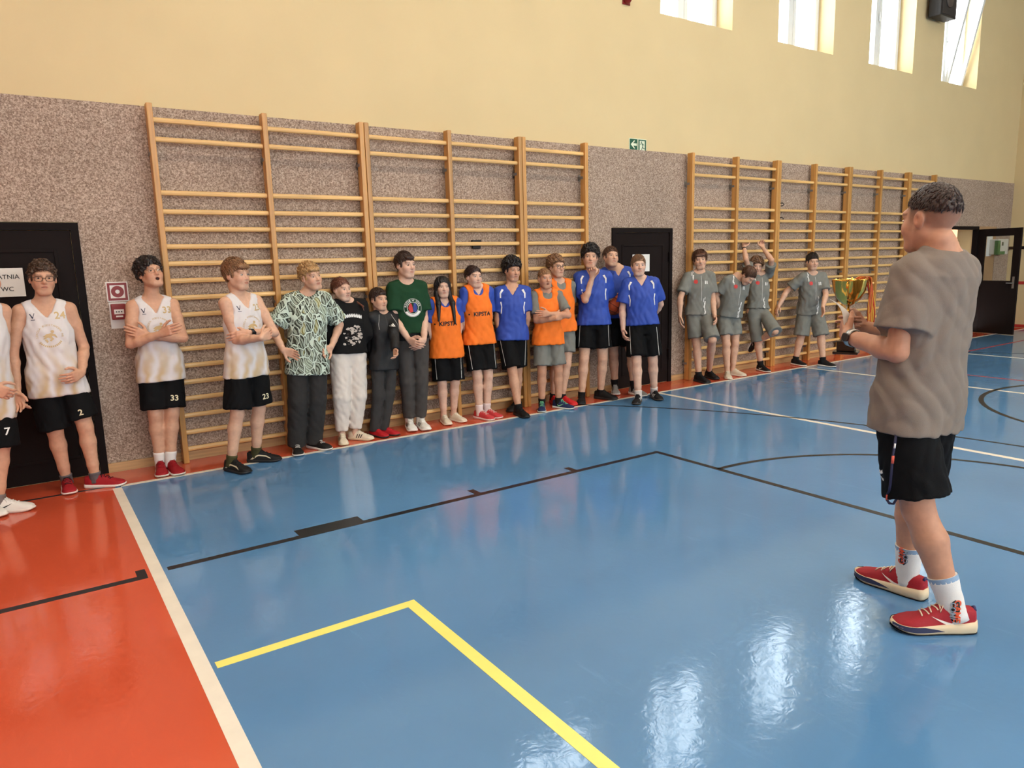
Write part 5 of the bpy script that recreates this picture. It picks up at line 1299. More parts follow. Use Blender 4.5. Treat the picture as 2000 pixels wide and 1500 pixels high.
add(label='short person in a black zip track jacket, dark cargo trousers and red shoes', w=.88, lb=.92, toes=[(758, 856, 45), (781, 851, 60)], hip=(751, 720), neck=(747, 611), top=(738, 561), bo=28, ho=38, hr=0, lean=(.06, .08, .06), hh=.142, skin=SKIN_A,
    arms=[arm((721, 662, 1), (728, 702, 1), curl=.4), arm((769, 652, -1), (772, 684, -1), (774, 702, -1), curl=.5, t='front')],
    hair=dict(c=(52, 36, 30), top=.014, side=.006, locks=380, len=.03, comb=(.0, .05, 0), fringe=[(-.02, .068, .022), (.02, .068, .022)], fore=.058), wear=[dict(k='long', n='track_jacket', m=cloth((22, 22, 25), .6, name='black_track_jacket', spec=.4), e=.008, hy=725, sl=.97), dict(k='trousers', n='cargo_trousers', m=cloth((58, 56, 56), .85), rk=.072, ra=.064, rt=.092, low=-.02, wr=.007, wz=.8)],
    shoe=shoe((178, 32, 40), (40, 34, 34), (178, 32, 40)), extra=lambda s: jacket_print(s))
add(label='tallest person in the line, dark green t-shirt with round print, hands joined', w=.94, hw=.080, toes=[(802, 843, 10), (836, 843, 18)], hip=(806, 688), neck=(794, 553), top=(790, 491), bo=14, ho=40, lean=(.06, .10, .08), skin=SKIN_C,
    arms=[arm((771, 624, -1), (799, 664, -1), (818, 676, -1), curl=.4, t='up'), arm((829, 622, 1), (828, 664, -1), (812, 679, -1), curl=.4, t='up')],
    hair=dict(c=(58, 40, 34), top=.018, side=.006, locks=460, len=.04, comb=(.03, .05, 0), fringe=[(-.025, .070, .026), (.015, .068, .03)], fore=.054), wear=[dict(k='tee', n='undershirt', m=BLK, e=-.004, hem=-.02, sl=.3, wr=.004), dict(k='tee', n='t_shirt', m=cloth((24, 62, 38), .85), e=.010, hy=652, sl=.74, sr=.072), dict(k='trousers', n='trousers', m=cloth((72, 68, 66), .85), rk=.070, ra=.058, rt=.090, low=.03, wr=.009, wf=40, wz=.9)],
    shoe=shoe((226, 222, 216), (232, 228, 222), (232, 228, 222), 'stripes', (60, 58, 58), thick=1.25), sock=(cloth((228, 222, 216)), .06), extra=lambda s: green_print(s))
add(label='person with long straight black hair in an orange bib, arms behind back', w=1.02, toes=[(878, 832, 18), (910, 826, 42)], hip=(873, 700), neck=(868, 585), top=(863, 538), bo=8, ho=14, lean=(.06, .08, .06), skin=SKIN_C, squint=.7,
    arms=[arm((836, 642, 1), (850, 676, 1), curl=.4), arm((898, 640, 1), (886, 676, 1), curl=.4)],
    hair=dict(c=(22, 18, 20), style='long', top=.010, side=.008, back=.012, locks=380, len=.045, lift=.15, comb=(0, -.04, -.08), fore=.072, line=(-.03, .5)), wear=[dict(k='tee', n='shirt', m=SPBLUE, e=.0, hem=-.02, sl=.75, nk='v'), dict(k='tank', n='bib', m=ORANGE, e=.018, hy=701, nk='scoop', fl=.0, wr=.007), SHB(hy=745, r=.118)], shoe=shoe((216, 202, 182), (222, 210, 192), (220, 208, 190)), extra=lambda s: (bib_text(s), short_pipe(s)))
add(label='person with a dark ponytail in an orange bib and pink-red shoes', w=.94, toes=[(965, 822, 50), (981, 818, 55)], hip=(936, 672), neck=(931, 562), top=(924, 517), bo=18, ho=34, lean=(.10, .10, .08), skin=SKIN_C, iris='blue',
    arms=[arm((902, 622, 1), (914, 660, 1), curl=.4), arm((956, 620, 1), (948, 660, 1), curl=.4)],
    hair=dict(c=(52, 34, 32), style='pony', top=.009, side=.006, back=.008, locks=420, len=.05, lift=.2, comb=(0, -.14, 0), fore=.074, tail=[(-.04, -.07, .02), (-.06, -.06, -.08)]), wear=[dict(k='tee', n='shirt', m=SPBLUE, e=.0, hem=-.02, sl=.75, nk='v'), dict(k='tank', n='bib', m=ORANGE, e=.016, hy=674, nk='scoop', fl=.0), SHB(hy=724, r=.112)], shoe=shoe((196, 62, 66), (226, 200, 196), (224, 206, 196)), sock=(cloth((226, 206, 202)), .075), extra=lambda s: (bib_text(s), short_pipe(s)))
add(label='person with big black curls in a blue shirt leaning back with crossed ankles', w=1.0, toes=[(1031, 818, 28), (992, 806, -30)], hip=(1000, 664), neck=(1000, 562), top=(1001, 504), bo=6, ho=26, hp=-6, lean=(.16, .22, .18), skin=SKIN_B, squint=.5,
    arms=[arm((972, 630, -1), (983, 668, -1), (990, 694, -1), curl=.3, t='front'), arm((1030, 622, 1), (1020, 660, 1), curl=.4)],
    hair=dict(c=(28, 22, 22), style='curly', top=.036, side=.024, back=.026, n=150, blob=1.0, locks=380, curl=1.0, len=.03, fore=.058, fringe=[(-.03, .066, .028), (.03, .064, .028)]), wear=[dict(k='tee', n='shirt', m=SPBLUE, e=.006, hy=666, sl=.72, nk='v'), SHB(hy=718, r=.112)], shoe=BLK_SHOE, sock=(BLK, .04), extra=lambda s: (trims(s), short_pipe(s)))
add(label='person with cropped fair hair in an orange bib over grey, arms crossed', w=.94, toes=[(1058, 807, 0), (1121, 800, 62)], hip=(1071, 672), neck=(1067, 570), top=(1064, 522), bo=14, ho=22, lean=(.0, .02, .0), skin=SKIN_D, iris='blue', mouth=.15,
    arms=[arm((1048, 626, -1), (1086, 622, -1), (1102, 616, 1), curl=.3, t='up'), arm((1110, 616, -1), (1072, 613, -1), (1054, 613, -1), curl=.3, t='up')],
    hair=dict(c=(142, 104, 72), top=.005, side=.001, back=.003, locks=260, len=.010, fore=.062, stubble=.5), wear=[dict(k='tee', n='shirt', m=GREYT, e=.002, hem=-.02, sl=.74), dict(k='tank', n='bib', m=ORANGE, e=.018, hy=675, nk='scoop', fl=.0), dict(k='shorts', n='shorts', m=GREYT, hy=715, r=.108)], shoe=shoe((34, 46, 84), (200, 206, 202), (128, 214, 150), 'swoosh', (150, 226, 160), high=.012), sock=(BLK, .05))
add(label='person with curly light hair and dark glasses in a bib, behind the crossed-arms one', w=.94, toes=[(1076, 790, 20), (1127, 793, 55)], hip=(1097, 660), neck=(1092, 551), top=(1086, 498), bo=28, ho=36, lean=(.10, .12, .10), skin=SKIN_A,
    arms=[arm((1064, 612, 1), (1080, 650, 1), curl=.4), arm((1116, 604, 1), (1106, 640, 1), curl=.4)],
    hair=dict(c=(134, 98, 70), style='curly', top=.024, side=.014, back=.016, n=110, locks=360, curl=.9, len=.03, fore=.056), wear=[dict(k='tee', n='shirt', m=GREYT, e=.002, hem=-.02, sl=.7), dict(k='tank', n='bib', m=ORANGE, e=.018, hy=649, nk='scoop', fl=.0), dict(k='shorts', n='shorts', m=GREYT, hy=690, r=.106)], shoe=shoe((206, 40, 44), (206, 40, 44), (206, 40, 44)), sock=(BLK, .04), glasses=(plain('dark_frame', (34, 26, 24), .35), .0019))
add(label='person in a blue shirt resting one hand on the chin', w=1.02, toes=[(1134, 792, -2), (1206, 782, 62)], hip=(1160, 638), neck=(1158, 533), top=(1154, 478), bo=4, ho=4, hr=3, lean=(.02, .04, .0), skin=SKIN_A,
    arms=[arm((1143, 586, -1), (1158, 538, -1), (1157, 518, -1), curl=.75, t='in'), arm((1192, 586, 1), (1184, 622, 1), curl=.4)],
    hair=dict(c=(34, 28, 28), style='curly', top=.030, side=.020, back=.022, n=130, blob=.9, locks=380, curl=1.0, len=.03, fore=.060), wear=[dict(k='tee', n='shirt', m=SPBLUE, e=.010, hy=636, sl=.78, sr=.074, nk='v'), SHB(hy=681, r=.112)], shoe=BLK_SHOE, sock=(BLK, .03), extra=lambda s: (trims(s), short_pipe(s)))
add(label='person in blue behind two teammates, chin up, holding the basketball at the side', w=.98, wallmax=6.52, toes=[(1203, 773, 5), (1262, 776, 40)], hip=(1208, 636), neck=(1206, 525), top=(1193, 480), bo=10, ho=26, hp=10, hr=5, lean=(.0, .02, .02), skin=SKIN_A, squint=.4,
    arms=[arm((1190, 572, 1), (1200, 578, -1), (1208, 590, -1), curl=.3, t='up'), arm((1236, 575, 1), (1228, 610, 1), curl=.4)],
    hair=dict(c=(88, 60, 44), top=.012, side=.005, locks=400, len=.025, fore=.058, comb=(0, .04, 0)), wear=[dict(k='tee', n='shirt', m=SPBLUE, e=.006, hy=622, sl=.72, nk='v'), SHB(hy=677, r=.108)], shoe=shoe((150, 146, 142), (226, 222, 216), (170, 166, 162)), sock=(BLK, .09), extra=lambda s: (trims(s), short_pipe(s)))
add(label='stocky person in blue standing in front of the middle door, one arm behind back', w=1.12, lb=1.04, facew=1.1, toes=[(1241, 792, -8), (1291, 784, 22)], hip=(1255, 642), neck=(1251, 545), top=(1247, 496), bo=6, ho=12, lean=(.02, .04, .02), skin=SKIN_C, iris='blue',
    arms=[arm((1215, 606, 1), (1217, 645, -1), (1219, 664, -1), curl=.45, t='front'), arm((1290, 594, 1), (1272, 624, 1), curl=.4)],
    hair=dict(c=(120, 88, 64), top=.011, side=.005, locks=400, len=.022, fore=.060, comb=(0, .04, 0)), wear=[dict(k='tee', n='shirt', m=SPBLUE, e=.008, hy=636, sl=.76, sr=.074, nk='v'), SHB(hy=696, r=.118)], shoe=shoe((24, 24, 26), (70, 62, 56), (30, 30, 32), 'stripes'), sock=(cloth((206, 196, 190)), .055), extra=lambda s: (trims(s), short_pipe(s)))
GT = lambda **k: dict(dict(k='tee', n='shirt', m=GREYT, e=.006, hem=-.12, sl=.72, sr=.070), **k)
GS = lambda **k: dict(dict(k='shorts', n='shorts', m=GREYT, hy=696, r=.106), **k)
add(label='brown-haired person in grey kit leaning on the end post of the far wall bars', w=.96, toes=[(1386, 750, 42), (1391, 741, 35)], hip=(1365, 612), neck=(1366, 533), top=(1366, 488), bo=12, ho=6, hr=-4, lean=(.22, .28, .24), skin=SKIN_A,
    arms=[arm((1328, 585, 1), (1328, 616, 1), curl=.4, t='front'), arm((1392, 585, -1), (1396, 618, -1), (1401, 631, -1), curl=.4, t='front')], knees=(None, (1391, 664, -1)),
    hair=dict(c=(94, 62, 46), top=.024, side=.014, back=.016, locks=520, len=.055, comb=(.03, .06, 0), fringe=[(-.03, .060, .032), (.0, .060, .034), (.03, .062, .03)], fore=.044, bang=.028), wear=[GT(hy=616), GS(hy=661)], shoe=BLK_SHOE, sock=(BLK, .05), extra=grey_prints)
add(label='person in grey kit bent forward with head bowed', Hfix=1.66, hipz=.50, w=1.08, belly=.03, toes=[(1424, 742, 8), (1457, 736, 60)], hip=(1424, 612), neck=(1440, 541), top=(1474, 528), bo=34, ho=52, hp=-52, hr=8, hairtop=.0, lean=(.20, .02, -.10), skin=SKIN_A,
    arms=[arm((1398, 578, 1), (1408, 612, 1), curl=.4), arm((1446, 592, 1), (1436, 620, 1), curl=.4)],
    hair=dict(c=(92, 64, 48), top=.012, side=.008, locks=420, len=.03, fore=.056), wear=[GT(hy=618, wr=.008), GS(hy=655)], shoe=shoe((206, 192, 172), (216, 206, 190), (214, 204, 186)), extra=grey_prints)
def p19x(s): grey_prints(s); add_watch(s, 0, s.root, plain('black_band', (22, 20, 20), .6), None, t=.86, wd=.008)
add(label='curly-haired person in grey kit hanging both hands on a rung, one foot up', wallarm=True, w=.94, toes=[(1503, 728, 38), (1462, 726, -40)], hip=(1480, 604), neck=(1484, 537), top=(1480, 502), bo=22, ho=14, hp=-10, hr=4, lean=(.16, .12, .06), skin=SKIN_A, shdz=(.05, .05),
    arms=[arm((1457, 507, -1), (1453, 482, 1), (1455, 472, 1), curl=1.15, t='in'), arm((1507, 508, -1), (1490, 484, 1), (1486, 473, 1), curl=1.15, t='in')], knees=(None, (1513, 647, -1)), ankles=(None, (1478, 668, 1)), fdir=((0, 0, 0), (-.30, -.85, .25)),
    hair=dict(c=(118, 86, 62), style='curly', top=.026, side=.018, back=.018, n=120, locks=360, curl=1.0, len=.03, fore=.050), wear=[GT(hy=604, hem=-.10), GS(t=.84)], shoe=shoe((24, 24, 26), (228, 222, 214), (30, 30, 30), 'swoosh'), sock=(BLK, .07), extra=p19x)
add(label='stocky dark-haired person in grey kit standing with feet apart beside the trophy', w=1.14, lb=1.08, belly=.02, facew=1.06, toes=[(1574, 716, 48), (1632, 718, 58)], hip=(1582, 605), neck=(1587, 535), top=(1588, 494), bo=26, ho=24, hp=-4, lean=(.10, .0, -.04), skin=SKIN_A,
    arms=[arm((1535, 570, 1), (1521, 598, 1), curl=.4, t='front'), arm((1613, 576, -1), (1607, 600, -1), (1609, 616, -1), curl=.25, t='front')],
    hair=dict(c=(40, 30, 28), top=.020, side=.005, locks=440, len=.035, comb=(.0, .03, .05), fore=.060, lift=2.0), wear=[GT(hy=612), GS(hy=656, r=.112)], shoe=shoe((24, 24, 26), (226, 218, 210), (30, 30, 30)), sock=(BLK, .05), extra=grey_prints)
COACH = dict(label='adult coach seen from behind in a grey t-shirt and black shorts, holding the trophy', wallarm=True, wallfix=False, wallmax=99, w=1.12, lb=1.12, seed=77, fl=.176, toes=[(1673, 1124, -118), (1742, 1228, -67)], hip=(1784, 838), neck=(1836, 490), top=(1820, 363), bo=-128, ho=-128, hp=-2, hr=0, hairtop=.008, drop=.085, hw=.078, lean=(.0, .0, -.02), skin=(194, 142, 114), h=.007, hf=.003, hhand=.003, nk=1.08,
    arms=[arm((1800, 690, 1), (1690, 640, 1), (1668, 632, 1), curl=.7, t='up'), arm((1752, 690, -1), (1656, 657, 1), (1640, 630, 1), curl=.75, t='up')],
    hair=dict(c=(66, 52, 46), top=.016, side=.001, back=.001, locks=1000, len=.013, lift=.15, fore=.066, line=(.040, .20), comb=(0, .06, 0), stubble=1.0, h=.0034), beard=.8,
    wear=[dict(k='tee', n='t_shirt', m=cloth((128, 116, 106), .9, .04, name='taupe_cotton'), e=.010, hy=846, sl=.70, sr=.078, fl=.0, h=.0055, wr=.010, wf=30, wz=.45), dict(k='shorts', n='shorts', m=SHORTBLK, hy=966, r=.112, h=.006)],
    shoe=shoe((158, 34, 44), (224, 202, 168), (226, 206, 180), 'swoosh', (232, 222, 214), thick=1.55, wedge=True), sock=(cloth((224, 220, 216)), .155), band=cloth((140, 164, 190)), extra=lambda s: coach_extra(s))
def sweat_print(s):
    rs = np.random.RandomState(5); parts = []
    for k in range(46):
        cx, cy = rs.uniform(-.085, .085), rs.uniform(-.11, .07); r = rs.uniform(.008, .024); n = 9
        parts.append(poly_tris([(cx+r*rs.uniform(.5, 1.2)*math.cos(2*PI*i/n), cy+r*.7*rs.uniform(.5, 1.2)*math.sin(2*PI*i/n)) for i in range(n)]))
    on_chest(s, 'sweatshirt', join_tris(*parts), .44, .01, plain('pale_graphic', (190, 178, 168), .7), 'graphic_print')['kind'] = 'stuff'
    sh = []
    for k in range(16):
        cx, cy = rs.uniform(-.07, .07), rs.uniform(-.10, .05); r = rs.uniform(.006, .014); n = 7
        sh.append(poly_tris([(cx+r*rs.uniform(.5, 1.3)*math.cos(2*PI*i/n), cy+r*.7*rs.uniform(.5, 1.3)*math.sin(2*PI*i/n)) for i in range(n)]))
    on_chest(s, 'sweatshirt', join_tris(*sh), .44, .01, plain('dark_graphic', (52, 46, 44), .7), 'graphic_shading', off=.0034)['kind'] = 'stuff'
    top = []
    for k in range(11):
        x = -.085+.017*k; y = .012*math.cos((k-5)*.35); top.append(poly_tris([(x-.006, y-.016), (x+.005, y-.018), (x+.010, y+.006), (x+.004, y+.020), (x-.002, y+.002), (x-.009, y+.016)]))
    on_chest(s, 'sweatshirt', join_tris(*top), .74, .01, WHP, 'lettering')
def jacket_print(s):
    on_chest(s, 'track_jacket', join_tris(*[poly_tris([(x, -.012), (x+.009, -.012), (x+.009-.006, -.012+hh), (x-.006, -.012+hh*.8)]) for x, hh in ((-.016, .010), (-.004, .020), (.008, .030))]), .74, .030, WHP, 'logo')
    on_chest(s, 'track_jacket', poly_tris([(-.002, .20), (.002, .20), (.002, -.27), (-.002, -.27)]), .62, .0, plain('zip_metal', (60, 60, 62), .4, .6), 'zip', mx=.04)
    for sg in (-1, 1): on_chest(s, 'track_jacket', poly_tris([(0, .04), (.004*sg, .04), (.022*sg, -.05), (.020*sg, -.10), (.016*sg, -.10), (.018*sg, -.05)]), .88, sg*.075*s.K, plain('grey_piping', (170, 168, 166), .6), 'piping')
def green_print(s):
    r = .088
    on_chest(s, 't_shirt', join_tris(ring_tris(r*.97, r, 32), ring_tris(r*.60, r*.65, 28), ring_tris(r*.70, r*.94, 12, 3.6, 5.8)), .56, .012, WHP, 'emblem_ring')
    on_chest(s, 't_shirt', arc_text('RAZEM W GÓRĘ', r*.81, PI/2, .024, .015), .56, .012, WHP, 'lettering')
    on_chest(s, 't_shirt', poly_tris([(-.046, .0), (-.03, .042), (-.012, .045), (-.004, .01), (.0, -.04), (-.03, -.045)]), .56, .012, REDP, 'emblem_figure')
    on_chest(s, 't_shirt', poly_tris([(.046, .0), (.03, .042), (.012, .045), (.004, .01), (.0, -.04), (.03, -.045)]), .56, .012, plain('blue_print', (44, 62, 140), .6), 'emblem_figure')
def pattern_mat():
    """pale mint cloth printed all over with dark-outlined leaves and vegetables"""
    m, nt, b = _mat('leaf_print_cotton'); L = nt.links; N = nt.nodes.new
    tc = N('ShaderNodeTexCoord'); ns = N('ShaderNodeTexNoise'); ns.inputs['Scale'].default_value = 6; L.new(tc.outputs['Object'], ns.inputs['Vector'])
    ad = N('ShaderNodeVectorMath'); ad.operation = 'MULTIPLY_ADD'; ad.inputs[1].default_value = (.10, .10, .10); L.new(ns.outputs['Color'], ad.inputs[0]); L.new(tc.outputs['Object'], ad.inputs[2])
    mp = N('ShaderNodeMapping'); mp.inputs['Rotation'].default_value = (0, .6, 0); mp.inputs['Scale'].default_value = (1.5, 1, .75); L.new(ad.outputs[0], mp.inputs['Vector'])
    v = N('ShaderNodeTexVoronoi'); v.inputs['Scale'].default_value = 15; L.new(mp.outputs[0], v.inputs['Vector'])
    ve = N('ShaderNodeTexVoronoi'); ve.feature = 'DISTANCE_TO_EDGE'; ve.inputs['Scale'].default_value = 15; L.new(mp.outputs[0], ve.inputs['Vector'])
    w = N('ShaderNodeTexWave'); w.inputs['Scale'].default_value = 11; w.inputs['Distortion'].default_value = 7; w.inputs['Detail'].default_value = 1; L.new(mp.outputs[0], w.inputs['Vector'])
    sep = N('ShaderNodeSeparateColor'); L.new(v.outputs['Color'], sep.inputs[0])
    def ramp(src, stops):
        r = N('ShaderNodeValToRGB'); r.color_ramp.interpolation = 'CONSTANT'; e = r.color_ramp.elements
        while len(e) < len(stops): e.new(.5)
        for q, (p, c) in zip(e, stops): q.position = p; q.color = (*rgb(c), 1)
        L.new(src, r.inputs['Fac']); return r.outputs[0]
    fill = ramp(sep.outputs[0], [(0, (84, 84, 70)), (.3, (170, 182, 160)), (.5, (62, 64, 56)), (.72, (176, 164, 92)), (.82, (96, 98, 84))])
    stripe = ramp(w.outputs['Fac'], [(0, (48, 50, 44)), (.38, (190, 204, 186))])
    mx = N('ShaderNodeMix'); mx.data_type = 'RGBA'; mx.inputs['Factor'].default_value = .55; L.new(fill, mx.inputs['A']); L.new(stripe, mx.inputs['B'])
    ed = N('ShaderNodeMath'); ed.operation = 'LESS_THAN'; ed.inputs[1].default_value = .075; L.new(ve.outputs['Distance'], ed.inputs[0])
    m2 = N('ShaderNodeMix'); m2.data_type = 'RGBA'; m2.inputs['B'].default_value = (*rgb((200, 214, 200)), 1); L.new(ed.outputs[0], m2.inputs['Factor']); L.new(mx.outputs['Result'], m2.inputs['A'])
    e2 = N('ShaderNodeMath'); e2.operation = 'COMPARE'; e2.inputs[1].default_value = .095; e2.inputs[2].default_value = .025; L.new(ve.outputs['Distance'], e2.inputs[0])
    m3 = N('ShaderNodeMix'); m3.data_type = 'RGBA'; m3.inputs['B'].default_value = (*rgb((40, 42, 38)), 1); L.new(e2.outputs[0], m3.inputs['Factor']); L.new(m2.outputs['Result'], m3.inputs['A'])
    L.new(m3.outputs['Result'], b.inputs['Base Color']); b.inputs['Roughness'].default_value = .85; b.inputs['Specular IOR Level'].default_value = .2
    return m
def coach_extra(s):
    # wristwatch, neck chain, brand mark on the shorts, graffiti-style print on the socks
    add_watch(s, 1, s.root, plain('steel_band', (170, 166, 160), .3, .9), plain('grey_dial', (52, 46, 44), .2), t=.90, rr=.031, wd=.014)
    m = MB(); pts = []
    for k in range(33):
        a = 2*PI*k/32; pts.append(s.neck+s.ax*(.028+.012*math.cos(a+PI))+.0615*(math.sin(a)*s.lat+math.cos(a)*s.front*.95)-s.front*.006-s.base)
    m.tube(pts, .0016, 6, closed_ends=False).build('neck_chain', plain('gold_chain', (222, 184, 120), .25, 1.0), s.root)
    b = s.bvh['shorts']
    facing(s, b, join_tris(poly_tris([(-.016, .004), (-.010, .018), (.0, .012), (.008, .022), (.016, .006), (.006, .004), (.0, -.004), (-.008, -.002)]), shift(text_tris('errea', .022, .02), 0, -.018)), (1737, 920), -.08, WHP, s.part['shorts'], 'maker_mark', turn=-30)
    ORG, GRY, BRN = plain('orange_print', (224, 84, 44), .6), plain('pale_blue_print', (150, 164, 178), .6), plain('brown_print', (104, 62, 34), .6)
    for i, px, sg in ((0, (1765, 1096), 1), (1, (1859, 1152), -1)):
        o = s.part['sock%d' % i]; me = o.data; V = [np.array(v.co)+s.base for v in me.vertices]; bv = BVHTree.FromPolygons([v.tolist() for v in V], [p.vertices[:] for p in me.polygons])
        rotd = lambda vt: shift(vt, 0, 0, sg*PI/2)
        ol = [poly_tris([(-.012, -.046), (.004, -.050), (.014, -.040), (.011, -.026), (.016, -.010), (.012, .006), (.016, .022), (.011, .040), (-.003, .048), (-.014, .038), (-.011, .020), (-.016, .004), (-.012, -.014), (-.015, -.030)])]
        facing(s, bv, join_tris(*ol), px, .02, BLKP, o, 'print_outline', off=.0016)['kind'] = 'stuff'
        facing(s, bv, shift(rotd(text_tris('GAME', .036, .03)), .006*sg*-1, 0), px, .02, ORG, o, 'lettering', off=.0030)
        facing(s, bv, shift(rotd(text_tris('COMIP'[:4], .030, .02)), .010*sg, 0), px, .02, GRY, o, 'lettering', off=.0036)
        facing(s, bv, poly_tris([(-.006, -.014), (.008, -.010), (.008, .012), (-.006, .016)]), (px[0]+5*(-sg), px[1]+(-2)), .02, BRN, o, 'print_patch', off=.0012)
_pat = pattern_mat()
for p_ in PEOPLE:
    for g_ in p_['wear']:
        if g_['m'] == 'PATTERN': g_['m'] = _pat
with ThreadPoolExecutor(4) as ex: SOLVED = list(ex.map(compute, PEOPLE+[COACH]))
print('SDF done', round(time.time()-T_START, 1))
for s_ in SOLVED: dress(s_)
coach = SOLVED[-1]
print('people done', round(time.time()-T_START, 1), 'faces', sum(len(o.data.polygons) for o in COL.objects if o.type == 'MESH'))
# ------------------------------------------------------------------ things held or lying about
def props():
    c = coach; GOLD = plain('polished_gold', (236, 190, 92), .12, 1.0); BLKM = plain('black_marble', (26, 24, 24), .2, var=.2, scale=12); SILV = plain('engraved_plate', (196, 194, 190), .35, .6)
    # trophy: cup axis through the coach's hands
    hand = (c.wr[0]+c.wr[1])/2+(c.hd[0]+c.hd[1])*.045
    d = ray(1656, 622); ax_d = (hand-CAM_P)@d; p = CAM_P+d*ax_d
    def lvl(py): dd = ray(1660, py); return (CAM_P+dd*(np.linalg.norm(p[:2]-CAM_P[:2])/np.linalg.norm(dd[:2])))[2]
    zb, zh, zc, zt = lvl(690), lvl(632), lvl(590), lvl(545); S = (zt-zb)
    t = empty('trophy', (p[0], p[1], zb), 'tall gold trophy cup with two handles on a black base, held by the coach', 'trophy')
    t.rotation_euler = (0, 0, math.radians(25))
    k = S/.40
    MB().box((-.062*k, -.062*k, 0), (.062*k, .062*k, .014*k), .003).box((-.045*k, -.045*k, .014*k), (.045*k, .045*k, .070*k), .004).build('base', BLKM, t)
    MB().box((.012*k, -.0475*k, .022*k), (.040*k, -.0445*k, .058*k)).build('plate', SILV, t)
    MB().lathe([(.030*k, .070*k), (.032*k, .080*k), (.020*k, .095*k), (.012*k, .120*k), (.011*k, .165*k), (.016*k, .180*k), (.024*k, .188*k), (.018*k, .196*k), (.010*k, .206*k), (.010*k, .222*k)], 24).build('stem', GOLD, t)
    MB().tube([(-.032*k, 0, .215*k), (-.016*k, 0, .238*k), (0, 0, .250*k), (.016*k, 0, .238*k), (.032*k, 0, .215*k)], .006*k, 8).sphere((0, 0, .262*k), .011*k).build('ornament', GOLD, t)
    MB().lathe([(.012*k, .258*k), (.034*k, .270*k), (.062*k, .298*k), (.080*k, .338*k), (.090*k, .392*k), (.093*k, .400*k), (.089*k, .400*k), (.084*k, .390*k), (.072*k, .338*k), (.050*k, .300*k), (.010*k, .275*k)], 36).build('cup', GOLD, t)
    for sg in (-1, 1):
        MB().tube([(sg*.086*k, 0, .382*k), (sg*.112*k, 0, .396*k), (sg*.122*k, 0, .378*k), (sg*.112*k, 0, .345*k), (sg*.090*k, 0, .318*k), (sg*.064*k, 0, .300*k)], .0055*k, 8).sphere((sg*.112*k, 0, .398*k), .008*k).build('handle', GOLD, t)
    # medal ribbons over the cup's rim
    rim = np.array([p[0], p[1], zb])+unit(np.array([_r[0], _r[1], 0]))*.080*k+UP*(zt-zb)
    right = unit(np.array([_r[0], _r[1], 0])); fwd = unit(np.array([_f[0], _f[1], 0]))
    cols = [plain('ribbon_red', (206, 52, 28), .6), plain('ribbon_yellow', (246, 190, 60), .6), plain('ribbon_orange', (236, 112, 40), .6)]
    rs = np.random.RandomState(4)
    for q in range(8):
        r = empty('medal_ribbon', tuple(rim), 'red and yellow medal ribbon hanging over the rim of the trophy', 'ribbon', 'medal ribbons on the trophy')
        o1 = (q-3.5)*.008; pts = []; L = .27*k/.95+rs.uniform(-.012, .012); wob = rs.uniform(-.010, .010)
        for u in np.linspace(0, 1, 22):
            if u < .22: a = u/.22; pp = right*(-.036+.060*a)*1.0+UP*(.012*math.sin(PI*a)+.004-.020*(1-a)**2)
            else: a = (u-.22)/.78; pp = right*(.024+.018*math.sqrt(a)+(.004+.022*math.sin(a*PI*.8))*(q-3.5)/3.5)+UP*(.004-L*a)+fwd*(wob*math.sin(a*6))
            pts.append(pp*k+fwd*o1*1.4+right*o1*.5*u)
        w = .0105*k; dirs = unit(right*(.5+.1*q)+fwd*(.9-.15*q))
        for bnd, (a0, a1, ci) in enumerate(((-1, -.34, q % 3), (-.34, .34, (q+1) % 3), (.34, 1, q % 3))):
            m = MB(); vs = []
            for pp in pts:
                for aa in (a0, a1):
                    for th in (-.0006, .0006): vs.append(pp+dirs*w*aa+np.cross(dirs, UP)*th)
            n = len(pts); fs = []
            for i in range(n-1):
                b = 4*i; fs += [(b, b+4, b+6, b+2), (b+1, b+3, b+7, b+5), (b, b+1, b+5, b+4), (b+2, b+6, b+7, b+3)]
            m.add(vs, fs+[(0, 2, 3, 1), (4*n-4, 4*n-3, 4*n-1, 4*n-2)], True); m.build('stripe', cols[ci], r)
    # paper sheet in the coach's hand
    m = MB(); vs = []; nu, nv = 10, 3
    A, B = c.wr[1]+c.hd[1]*.07, None
    tip = CAM_P+ray(1617, 582)*(ax_d*.97); bot = CAM_P+ray(1648, 634)*(ax_d*.96); sd = unit(right*.80+fwd*.45-UP*.30)
    for i in range(nu+1):
        f = i/nu; cpt = bot*(1-f)+tip*f+(right*.020+UP*.014)*math.sin(PI*f)
        for j in range(nv+1): vs.append(cpt+sd*(.085*(j/nv)*(1-.85*f**1.5))-tip)
    fs = [(i*(nv+1)+j, (i+1)*(nv+1)+j, (i+1)*(nv+1)+j+1, i*(nv+1)+j+1) for i in range(nu) for j in range(nv)]
    n = len(vs); vs2 = [v+np.cross(unit(tip-bot), sd)*.0012 for v in vs]
    m.add(vs, fs, True); m.add(vs2, [f[::-1] for f in fs], True)
    pp = m.build('paper_sheet', plain('white_paper', (232, 228, 222), .7), None, tuple(tip), fix=False); tag(pp, 'curled white paper sheet held beside the trophy', 'paper')
    # lanyard hanging from the coach's pocket
    NV, PK = plain('lanyard_navy', (30, 26, 58), .6), plain('lanyard_orange', (206, 84, 64), .6)
    path = [((1751, 842), -.21), ((1748, 866), -.225), ((1744, 890), -.235), ((1741, 920), -.235), ((1739, 945), -.23), ((1737, 958), -.21), ((1733, 966), -.185), ((1732, 976), -.185), ((1737, 983), -.185), ((1745, 984), -.185), ((1750, 976), -.185), ((1747, 962), -.185), ((1744, 950), -.183)]
    P = [c.at(a, b) for a, b in path]; org = P[0]
    ly = empty('lanyard', tuple(org), 'dark blue lanyard with orange patches hanging at the coach\'s shorts', 'lanyard')
